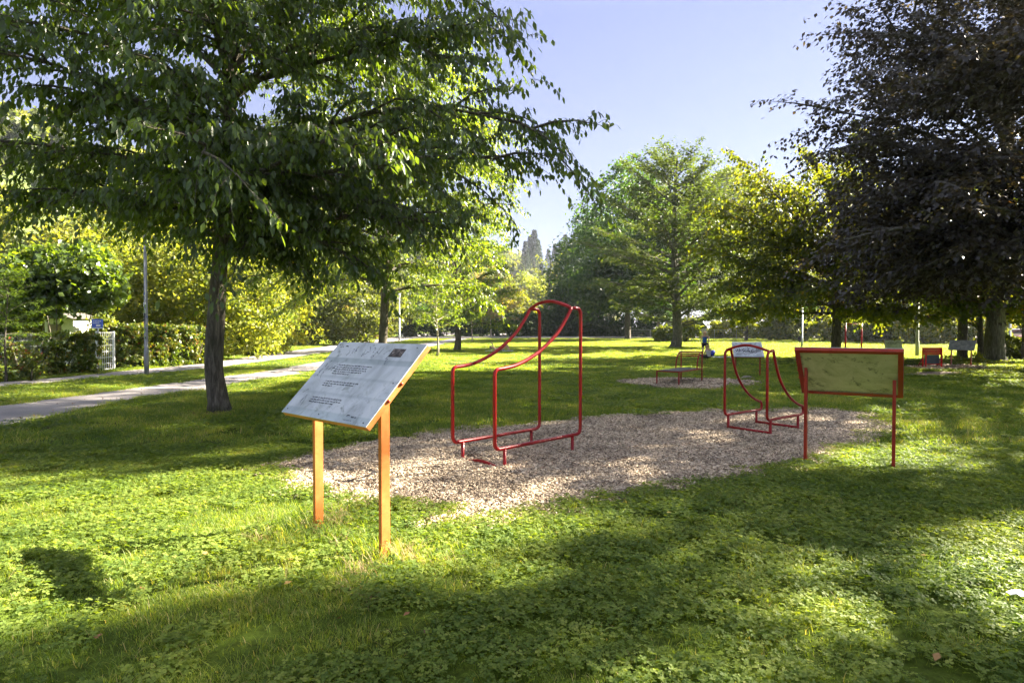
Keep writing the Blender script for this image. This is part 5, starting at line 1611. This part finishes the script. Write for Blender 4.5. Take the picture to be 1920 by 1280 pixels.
def conifer(loc, H, R, n, label, seed):
    rg = np.random.RandomState(seed)
    root = empty('conifer', loc, label, 'conifer', 'conifers on the ridge')
    t = rg.rand(n) ** .75
    t = np.floor(t * 16) / 16 + rg.normal(0, .012, n)
    a = rg.uniform(0, 6.283, n); ti = np.clip((t * 16).round().astype(int), 0, 16)
    ph = rg.uniform(0, 6.28, 17); am = rg.uniform(.75, 1.2, 17)
    rr = (am[ti] * (1 + .28 * np.sin(5 * a + ph[ti]))) * R * (1 - np.clip(t, 0, 1)) ** .85 * np.sqrt(rg.uniform(.15, 1, n)) + .1
    p = np.stack([rr * np.cos(a), rr * np.sin(a), H * (.1 + .9 * t) - rr * .25], 1)
    D = np.stack([np.cos(a), np.sin(a), -.35 + 0 * a], 1) + rg.normal(0, .3, (n, 3))
    link('crown', leaf_mesh('crown', p, D, rg.normal(0, .4, (n, 3)) + [0, 0, 1], .9 * rg.uniform(.6, 1.2, n), .45 * rg.uniform(.6, 1.2, n), .4 + rg.normal(0, .2, n)), M['leaf_conifer'], root)
    MB().tube([(0, 0, -.5), (0, 0, H * .5), (0, 0, H * .97)], [.3, .18, .03], 8).build('trunk', bark_d, root, smooth=True)
    return root
cp = None
for (px, ytop, Y, H) in [(1060, 437, 330, 19), (1052, 452, 335, 14), (1040, 455, 320, 13), (1072, 445, 340, 15), (1085, 462, 345, 12), (1095, 468, 330, 10), (1028, 465, 310, 11), (1002, 428, 300, 20), (994, 440, 305, 17), (1009, 447, 310, 15), (985, 450, 290, 14), (1078, 472, 300, 12), (1045, 480, 280, 13), (1062, 492, 270, 12), (1030, 500, 260, 14), (1050, 515, 255, 14), (1070, 520, 262, 14), (1015, 490, 250, 12)]:
    t = at(px, ytop, Y)
    sc_ = H / 19
    if cp is None:
        cp = conifer((t[0], t[1], t[2] - 19), 19, 3.6, 3500, CL, 401)
    else:
        copy_thing(cp, (t[0], t[1], t[2] - H), px, (sc_, sc_, sc_))
print('leaf counts', stats)
# ------------------------------------------------------------------ cars and camper van beyond the trees
M['car_white'] = simple('car_white', G(.72, .73, .75), .25, 0, .03, 3, 0, .5, .6)
M['car_silver'] = simple('car_silver', G(.38, .40, .43), .3, .5, .05, 3, 0, .5, .5)
M['car_red'] = simple('car_red', G(.38, .03, .04), .25, 0, .05, 3, 0, .5, .6)
M['car_dark'] = simple('car_dark', G(.03, .035, .045), .25, 0, .05, 3, 0, .5, .6)
M['tail'] = simple('tail', G(.5, .02, .02), .3)
def car(loc, rz, mat, label, prof=None, L=4.3, Wd=1.78, van=False):
    root = empty('camper_van' if van else 'parked_car', loc, label, 'camper van' if van else 'car', None if van else 'cars parked beyond the trees', rz)
    if van:
        body = [(-3.0, .35), (3.0, .35), (3.05, .9), (2.7, 1.25), (2.15, 2.0), (1.6, 2.65), (-2.9, 2.75), (-3.05, 2.6)]
    else:
        body = [(-2.1, .28), (2.1, .28), (2.15, .55), (2.05, .78), (1.15, .92), (.45, 1.42), (-1.1, 1.46), (-1.85, 1.0), (-2.12, .92)]
    bm = MB(); bm.prism(body, (0, 0, 0), (1, 0, 0), (0, 0, 1), (0, -1, 0), -Wd / 2, Wd / 2)
    bo = bm.build('body', mat, root, bevel=.07)
    if van:
        wins = [('windscreen', [(2.62, 1.38), (2.2, 1.98), (1.72, 2.5)], None)]
        g = MB()
        a, c = np.array([2.66, 0, 1.32]), np.array([2.18, 0, 1.98])
        n_ = np.array([.8, 0, .6])
        g.prism([(-.85, 0), (.85, 0), (.78, .8), (-.78, .8)], a + n_ * .03, (0, 1, 0), (c - a) / np.linalg.norm(c - a), n_, 0, .02)
        g.build('windscreen', M['glass'], root)
        for sy in (-1, 1):
            g = MB(); g.prism([(1.2, 1.3), (2.35, 1.3), (1.9, 1.95), (1.2, 1.95)], (0, sy * (Wd / 2 + .012), 0), (1, 0, 0), (0, 0, 1), (0, 1, 0), -.012, .012); g.build('side_window', M['glass'], root)
            g = MB(); g.prism([(-2.2, 1.5), (-.9, 1.5), (-.9, 2.0), (-2.2, 2.0)], (0, sy * (Wd / 2 + .012), 0), (1, 0, 0), (0, 0, 1), (0, 1, 0), -.012, .012); g.build('side_window', M['glass'], root)
        wx = (2.05, -1.9); wr = .34
    else:
        for sy in (-1, 1):
            g = MB(); g.prism([(-1.55, .98), (.95, .95), (.38, 1.34), (-1.02, 1.37)], (0, sy * (Wd / 2 + .012), 0), (1, 0, 0), (0, 0, 1), (0, 1, 0), -.012, .012); g.build('side_window', M['glass'], root)
        a, c = np.array([1.12, 0, .95]), np.array([.5, 0, 1.39]); n_ = np.array([.58, 0, .81])
        g = MB(); g.prism([(-.7, 0), (.7, 0), (.62, .72), (-.62, .72)], a + n_ * .02, (0, 1, 0), (c - a) / np.linalg.norm(c - a), n_, 0, .02); g.build('windscreen', M['glass'], root)
        a, c = np.array([-1.8, 0, 1.04]), np.array([-1.2, 0, 1.42]); n_ = np.array([-.53, 0, .85])
        g = MB(); g.prism([(-.68, 0), (.68, 0), (.6, .62), (-.6, .62)], a + n_ * .02, (0, 1, 0), (c - a) / np.linalg.norm(c - a), n_, 0, .02); g.build('rear_window', M['glass'], root)
        wx = (1.3, -1.32); wr = .31
    for x in wx:
        for sy in (-1, 1):
            w_ = empty('wheel', (x, sy * (Wd / 2 - .08), wr)); w_.parent = root
            MB().tube([(0, -.11, 0), (0, .11, 0)], wr, 18).build('tyre', M['black'], w_, smooth=False)
            MB().tube([(0, -.12, 0), (0, .12, 0)], wr * .6, 12).build('rim', M['galv'], w_)
    for sy in (-1, 1):
        MB().box((body[2][0] - .02, sy * (Wd / 2 - .25), .66 if not van else .85), (.1, .32, .14)).build('headlight', M['white'], root, bevel=.02)
        MB().box((body[-1][0] + .0, sy * (Wd / 2 - .18), .78 if not van else 1.0), (.1, .24, .2)).build('tail_light', M['tail'], root, bevel=.02)
    return root
def cp_(px, Y): q = at(px, 616, Y); return (q[0], q[1], float(gz(Y)))
car(cp_(1292, 84), math.radians(-20), M['car_silver'], 'white and grey camper van half hidden by leaves behind the standing woman', van=True, Wd=2.05)
car(cp_(1198, 96), math.radians(8), M['car_red'], 'small red car between the dark trunks left of the camper van')
car(cp_(1380, 92), math.radians(5), M['car_white'], 'white car behind the fence, above the graffiti board')
car(cp_(1440, 90), math.radians(170), M['car_silver'], 'silver car glimpsed left of the bluish pole')
car(cp_(1600, 86), math.radians(4), M['car_white'], 'white car between the two tall red posts')
car(cp_(1665, 84), math.radians(-6), M['car_silver'], 'silver car above the distant scribbled board')
car(cp_(1700, 80), math.radians(172), M['car_white'], 'pale car left of the greenish post')
car(cp_(1895, 66), math.radians(150), M['car_white'], 'white car with red lamps right of the big beech trunk')
car(cp_(1960, 60), math.radians(165), M['car_red'], 'red car at the very right edge')
# car park surface
tag(MB().box((42, 92, float(gz(92)) + .02), (110, 26, .06)).build('car_park', M['asphalt']), kind='structure')

# low wire fence in front of the cars
p0 = np.array(cp_(1180, 78)); p1 = np.array(cp_(1960, 70)); L = np.linalg.norm(p1 - p0); dd = (p1 - p0) / L
root = empty('wire_fence', p0, 'low pale wire fence with thin posts in front of the parked cars', 'fence')
mb = MB()
for z in (.3, .6, .95, 1.2): mb.tube([np.array([0, 0, z]), dd * L + [0, 0, z]], .006 if z < 1.2 else .016, 4)
mb.build('wires', M['pole_grey'], root)
k = 0
while k < L:
    MB().tube([dd * k + [0, 0, -.3], dd * k + [0, 0, 1.25]], .028, 6).build('post', M['pole_grey'], root); k += 2.6
# utility cabinets at the far end
for (px, py, w_, h_, lab, mt_) in [(1040, 621.2, 1.7, 2.2, 'bluish grey utility cabinet right of the old thick trunk', 'cab_blue'), (961, 621, 1.2, 1.9, 'pale cabinet behind the far path', 'cab_pale')]:
    if mt_ not in M: M[mt_] = simple(mt_, G(.32, .38, .48) if mt_ == 'cab_blue' else G(.55, .57, .56), .5)
    b_ = P(px, py)
    root = empty('utility_cabinet', b_, lab, 'cabinet')
    MB().box((0, 0, h_ / 2), (w_, .8, h_)).build('cabinet_body', M[mt_], root, bevel=.03)
    MB().box((0, 0, h_ + .05), (w_ + .15, .95, .1)).build('lid', M['galv'], root)
    for sx in (-1, 1): MB().box((sx * w_ * .24, -.415, h_ * .5), (w_ * .44, .03, h_ * .85)).build('door', M[mt_], root, bevel=.01)

# ------------------------------------------------------------------ people
M['skin'] = simple('skin', G(.56, .33, .24), .5, 0, .06, 20)
M['hair_blond'] = simple('hair_blond', G(.50, .34, .17), .6, 0, .25, 40)
M['hair_dark'] = simple('hair_dark', G(.05, .03, .02), .6, 0, .25, 40)
M['top_blue'] = simple('top_blue', G(.02, .10, .34), .8)
M['shorts_black'] = simple('shorts_black', G(.02, .02, .03), .8)
M['top_white'] = simple('top_white', G(.6, .58, .56), .8)
M['bag_blue'] = simple('bag_blue', G(.02, .05, .45), .6)
M['towel_blue'] = simple('towel_blue', G(.45, .66, .74), .9)
M['towel_white'] = simple('towel_white', G(.7, .72, .78), .9)

def skinned(name, joints, edges, mat, parent, root_i=0, lev=2):
    """one continuous surface grown over a skeleton: joints = [(xyz, radius)]"""
    me = bpy.data.meshes.new(name)
    me.from_pydata([tuple(j[0]) for j in joints], edges, [])
    o = bpy.data.objects.new(name, me); COL.objects.link(o)
    sk = o.modifiers.new('skin', 'SKIN')
    for i, j in enumerate(joints):
        r = j[1]
        me.skin_vertices[0].data[i].radius = r if hasattr(r, '__len__') else (r, r)
    me.skin_vertices[0].data[root_i].use_root = True
    ss = o.modifiers.new('sub', 'SUBSURF'); ss.levels = lev; ss.render_levels = lev
    dg = bpy.context.evaluated_depsgraph_get()
    m2 = bpy.data.meshes.new_from_object(o.evaluated_get(dg))
    o.modifiers.clear(); o.data = m2
    m2.materials.clear(); m2.materials.append(mat)
    m2.polygons.foreach_set('use_smooth', np.ones(len(m2.polygons), bool))
    o.parent = parent
    return o

def person(loc, rz, pose, label, hair, hairlen, clothes, scale=1.0, arms=None):
    J = pose
    root = empty('person', loc, label, 'person', rz=rz)
    root.scale = (scale,) * 3
    names = list(J)
    R = dict(pelvis=(.135, .105), waist=(.11, .09), chest=(.14, .10), neck0=(.06, .055), neck=(.052, .052), headb=(.075, .085), headm=(.082, .10), headt=(.07, .08))
    for s in 'LR':
        R.update({'sh' + s: .055, 'el' + s: .038, 'wr' + s: .026, 'pa' + s: (.036, .018), 'hip' + s: .095, 'kn' + s: .055, 'ca' + s: .055, 'an' + s: .036, 'toe' + s: (.042, .028)})
    joints = [(J[n], R[n]) for n in names]
    ix = {n: i for i, n in enumerate(names)}
    E_ = [('pelvis', 'waist'), ('waist', 'chest'), ('chest', 'neck0'), ('neck0', 'neck'), ('neck', 'headb'), ('headb', 'headm'), ('headm', 'headt')]
    for s in 'LR':
        E_ += [('chest', 'sh' + s), ('sh' + s, 'el' + s), ('el' + s, 'wr' + s), ('wr' + s, 'pa' + s), ('pelvis', 'hip' + s), ('hip' + s, 'kn' + s), ('kn' + s, 'ca' + s), ('ca' + s, 'an' + s), ('an' + s, 'toe' + s)]
    # five fingers on each hand
    for s in 'LR':
        w_ = np.array(J['wr' + s]); p_ = np.array(J['pa' + s]); dr = unit(p_ - w_); sd = unit(np.cross(dr, [0, 1, .1]))
        for k in range(5):
            off = (k - 1.5) * .018
            ln = [.07, .08, .075, .06, .05][k]
            if k == 4:
                a = p_ - dr * .03 + sd * .035; b2 = a + unit(dr + sd * .9) * .045
            else:
                a = p_ + dr * .02 + sd * off; b2 = a + dr * ln + np.array([0, -.012, 0])
            i0 = len(joints)
            joints += [(a, .009), ((a + b2) / 2, .008), (b2, .006)]
            E_ += [('pa' + s, i0), (i0, i0 + 1), (i0 + 1, i0 + 2)]
    ee = [(ix[a] if isinstance(a, str) else a, ix[b2] if isinstance(b2, str) else b2) for a, b2 in E_]
    body = skinned('body', joints, ee, M['skin'], root, ix['pelvis'])
    # face: nose, eyes, mouth, ears as small parts of the head; hair cap
    hm = np.array(J['headm']); f = np.array(J['face']); u_ = unit(np.array(J['headt']) - np.array(J['headb'])); f = unit(f - u_ * u_.dot(f)) if False else unit(f); s_ = np.cross(u_, f)
    mb = MB()
    mb.tube([hm + f * .090 + u_ * .012, hm + f * .112 - u_ * .02, hm + f * .092 - u_ * .028], [.008, .013, .007], 6)
    for k in (-1, 1): mb.tube([hm + s_ * k * .082 + u_ * .015, hm + s_ * k * .092, hm + s_ * k * .082 - u_ * .03], [.006, .014, .006], 6)
    mb.build('face', M['skin'], root, smooth=True)
    mb = MB()
    for k in (-1, 1): mb.tube([hm + f * .083 + s_ * k * .03 + u_ * .014, hm + f * .096 + s_ * k * .03 + u_ * .014], [.011, .007], 6)
    mb.tube([hm + f * .088 - s_ * .022 - u_ * .05, hm + f * .095 - u_ * .052, hm + f * .088 + s_ * .022 - u_ * .05], [.003, .006, .003], 5)
    mb.build('features', simple('features', G(.16, .05, .04), .5), root)
    hj = [(hm - u_ * .03 - f * .035, .078), (hm + u_ * .02 - f * .022, .098), (hm + u_ * .06 - f * .016, .092), (hm + u_ * .085 - f * .012, .07)]
    he = [(0, 1), (1, 2), (2, 3)]
    for k in range(hairlen): hj.append((hm - f * (.06 + .01 * k) - u_ * (.05 + .07 * k), .055 - .008 * k)); he.append((0 if k == 0 else len(hj) - 2, len(hj) - 1))
    skinned('hair', hj, he, hair, root, 0)
    for (nm, parts, mt_, grow) in clothes:
        jj = [(J[n], (np.array(R[n]) * (1 + grow) + .008) if hasattr(R[n], '__len__') else R[n] * (1 + grow) + .008) for n in parts[0]]
        extra = parts[2] if len(parts) > 2 else []
        for (n, p_, r_) in extra: jj.append((p_, r_))
        skinned(nm, jj, parts[1], mt_, root, 0)
    return root

def lerp(a, b, t): return tuple(np.array(a) * (1 - t) + np.array(b) * t)
stand = dict(pelvis=(0, 0, .92), waist=(0, 0, 1.08), chest=(0, -.0, 1.28), neck0=(0, 0, 1.40), neck=(0, -.01, 1.46), headb=(0, -.02, 1.53), headm=(0, -.03, 1.60), headt=(0, -.02, 1.67),
    shL=(-.17, 0, 1.37), elL=(-.24, .03, 1.10), wrL=(-.22, -.04, .88), paL=(-.21, -.06, .80), shR=(.17, 0, 1.37), elR=(.27, .02, 1.12), wrR=(.24, -.05, .90), paR=(.22, -.07, .82),
    hipL=(-.10, 0, .84), knL=(-.12, -.03, .48), caL=(-.12, 0, .34), anL=(-.12, .02, .09), toeL=(-.13, -.13, .03), hipR=(.10, 0, .84), knR=(.13, -.02, .48), caR=(.13, .01, .34), anR=(.13, .02, .09), toeR=(.15, -.13, .03))
stand['face'] = (0, -1, -.1)
stand_ = {k: v for k, v in stand.items()}
def do_person(loc, rz, pose, *a, **k):
    fc = pose['face']; p_ = {n: v for n, v in pose.items() if n != 'face'}
    class D(dict): pass
    J = D(p_)
    J_face = fc
    orig = person
    J2 = dict(p_)
    return _person(loc, rz, J2, fc, *a, **k)
def _person(loc, rz, J, fc, label, hair, hairlen, clothes, scale=1.0):
    class JD(dict):
        def __iter__(self): return (k for k in dict.__iter__(self) if k != 'face')
    jd = JD(J); jd['face'] = fc
    return person(loc, rz, jd, label, hair, hairlen, clothes, scale)
tank = ('tank_top', (['waist', 'chest', 'pelvis'], [(0, 1), (0, 2), (1, 3), (1, 4)], [('', (-.10, 0, 1.385), (.035, .04)), ('', (.10, 0, 1.385), (.035, .04))]), M['top_blue'], .30)
shorts = ('shorts', (['pelvis', 'hipL', 'hipR'], [(0, 1), (0, 2), (1, 3), (2, 4)], [('', (-.115, -.015, .60), (.082, .085)), ('', (.12, -.01, .60), (.082, .085))]), M['shorts_black'], .16)
w = P(1321, 669)
do_person(w, 0, stand_, 'blond woman in a blue tank top and black shorts standing on the sunlit lawn', M['hair_blond'], 1, [tank, shorts], scale=.90)
sit = dict(pelvis=(0, .05, .12), waist=(0, .08, .27), chest=(0, .04, .46), neck0=(0, 0, .58), neck=(0, -.02, .63), headb=(0, -.04, .70), headm=(0, -.05, .77), headt=(0, -.04, .84),
    shL=(-.17, .03, .55), elL=(-.26, -.06, .32), wrL=(-.14, -.22, .30), paL=(-.08, -.27, .29), shR=(.17, .03, .55), elR=(.25, -.02, .30), wrR=(.24, -.12, .10), paR=(.25, -.18, .05),
    hipL=(-.11, .0, .11), knL=(-.26, -.34, .26), caL=(-.20, -.36, .18), anL=(-.05, -.40, .07), toeL=(.06, -.46, .05), hipR=(.11, 0, .11), knR=(.32, -.30, .20), caR=(.26, -.36, .15), anR=(.12, -.46, .07), toeR=(.02, -.54, .05), face=(0, -1, -.1))
shirt = ('shirt', (['waist', 'chest', 'pelvis'], [(0, 1), (0, 2), (1, 3), (1, 4)], [('', (-.20, .01, .50), .06), ('', (.20, .02, .50), .06)]), M['top_white'], .30)
trous = ('trousers', (['pelvis', 'hipL', 'hipR', 'knL', 'knR', 'caL', 'caR'], [(0, 1), (0, 2), (1, 3), (2, 4), (3, 5), (4, 6)]), M['shorts_black'], .1)
sc_ = P(1327, 672)
do_person(sc_ + [0, -.0, .02], math.radians(200), sit, 'fair haired person in white and black sitting on the grass before the standing woman', M['hair_blond'], 1, [shirt, trous], scale=.88)
# blue bag and towel
b_ = P(1334, 669)
root = empty('sports_bag', b_, 'small bright blue bag on the grass beside the sitting person', 'bag')
MB().tube([(-.2, 0, .02), (-.15, 0, .12), (.02, 0, .2), (.14, 0, .34), (.17, 0, .4)], [.07, .15, .17, .11, .02], 12).build('bag_body', M['bag_blue'], root, smooth=True)
MB().tube(catmull([(-.1, 0, .25), (-.05, 0, .38), (.08, 0, .40), (.12, 0, .32)], 4), .012, 5).build('strap', M['ink'], root)
def towel(c, L, W_, rz, mat, label, seed):
    rg = np.random.RandomState(seed); nx_, ny_ = 16, 10
    V = [(L * (i / nx_ - .5), W_ * (j / ny_ - .5), .045 + .018 * math.sin(i * 1.1 + j * .5) + rg.uniform(-.006, .006)) for j in range(ny_ + 1) for i in range(nx_ + 1)]
    F = [(j * (nx_ + 1) + i, j * (nx_ + 1) + i + 1, (j + 1) * (nx_ + 1) + i + 1, (j + 1) * (nx_ + 1) + i) for j in range(ny_) for i in range(nx_)]
    mb = MB(); mb.add(V, F); o = mb.build('towel', mat, smooth=True)
    so_ = o.modifiers.new('thick', 'SOLIDIFY'); so_.thickness = .012
    o.location = c; o.rotation_euler = (0, 0, rz)
    return tag(o, label, 'towel')
towel(P(1360, 671) + [0, 0, .02], 1.8, .9, .1, M['towel_white'], 'pale towel spread on the grass right of the blue bag', 1)
c = P(936, 659) + [0, 0, .02]
towel(c, 2.0, .9, .05, M['towel_blue'], 'light blue towel under the reclining sunbather', 2)
lie = dict(pelvis=(.15, 0, .17), waist=(-.03, 0, .17), chest=(-.25, 0, .19), neck0=(-.40, 0, .22), neck=(-.46, 0, .25), headb=(-.54, 0, .29), headm=(-.61, 0, .32), headt=(-.68, 0, .34),
    shL=(-.36, -.17, .19), elL=(-.44, -.22, .42), wrL=(-.50, -.10, .60), paL=(-.52, -.05, .66), shR=(-.36, .17, .19), elR=(-.42, .25, .38), wrR=(-.50, .15, .56), paR=(-.52, .1, .63),
    hipL=(.22, -.10, .16), knL=(.56, -.12, .50), caL=(.62, -.12, .38), anL=(.74, -.12, .12), toeL=(.87, -.13, .08), hipR=(.22, .10, .16), knR=(.48, .12, .46), caR=(.56, .12, .34), anR=(.66, .12, .12), toeR=(.80, .13, .08), face=(.25, 0, 1))
bik = ('swim_shorts', (['pelvis', 'hipL', 'hipR'], [(0, 1), (0, 2)]), M['shorts_black'], .1)
do_person(c + np.array([0, 0, -.02]), math.radians(3), lie, 'dark haired sunbather lying with raised knees on a light blue towel', M['hair_dark'], 1, [bik])
# crumpled paper in the grass at the right edge
b_ = P(1908, 1128)
mb = MB(); rg = np.random.RandomState(3)
V = [(.05 * math.cos(a) * r + rg.normal(0, .006), .04 * math.sin(a) * r + rg.normal(0, .006), .04 + .03 * rg.rand()) for r in (.35, 1) for a in np.linspace(0, 6.28, 9)[:-1]] + [(0, 0, .06)]
F = [(i, (i + 1) % 8, 8 + (i + 1) % 8, 8 + i) for i in range(8)] + [((i + 1) % 8, i, 16) for i in range(8)]
mb.add(V, F); o = mb.build('paper_scrap', M['white']); o.location = b_
o.modifiers.new('t', 'SOLIDIFY').thickness = .002
tag(o, 'crumpled white paper scrap lying in the grass at the right edge', 'litter')
b_ = P(1402, 712)
mb = MB(); mb.tube([(-.24, 0, .03), (-.1, .03, .06), (.06, 0, .07), (.22, -.05, .03)], [.03, .08, .07, .03], 7)
o = mb.build('stone', simple('stone', G(.22, .19, .14), .9, 0, .3, 12, .5), smooth=True); o.location = b_
tag(o, 'brown stone at the end of the small chip bed near the graffiti board', 'stone')

# ------------------------------------------------------------------ thin haze of a warm late summer day
hz = MB().box((0, 300, 34), (1400, 840, 71)).build('haze')
m = bpy.data.materials.new('haze'); m.use_nodes = True
nt = m.node_tree; nt.nodes.remove(nt.nodes['Principled BSDF'])
vp = nt.nodes.new('ShaderNodeVolumePrincipled')
vp.inputs['Color'].default_value = (.80, .86, 1.0, 1); vp.inputs['Density'].default_value = .00025; vp.inputs['Anisotropy'].default_value = .3
nt.links.new(vp.outputs[0], nt.nodes['Material Output'].inputs['Volume'])
hz.data.materials.append(m)
tag(hz, kind='stuff')
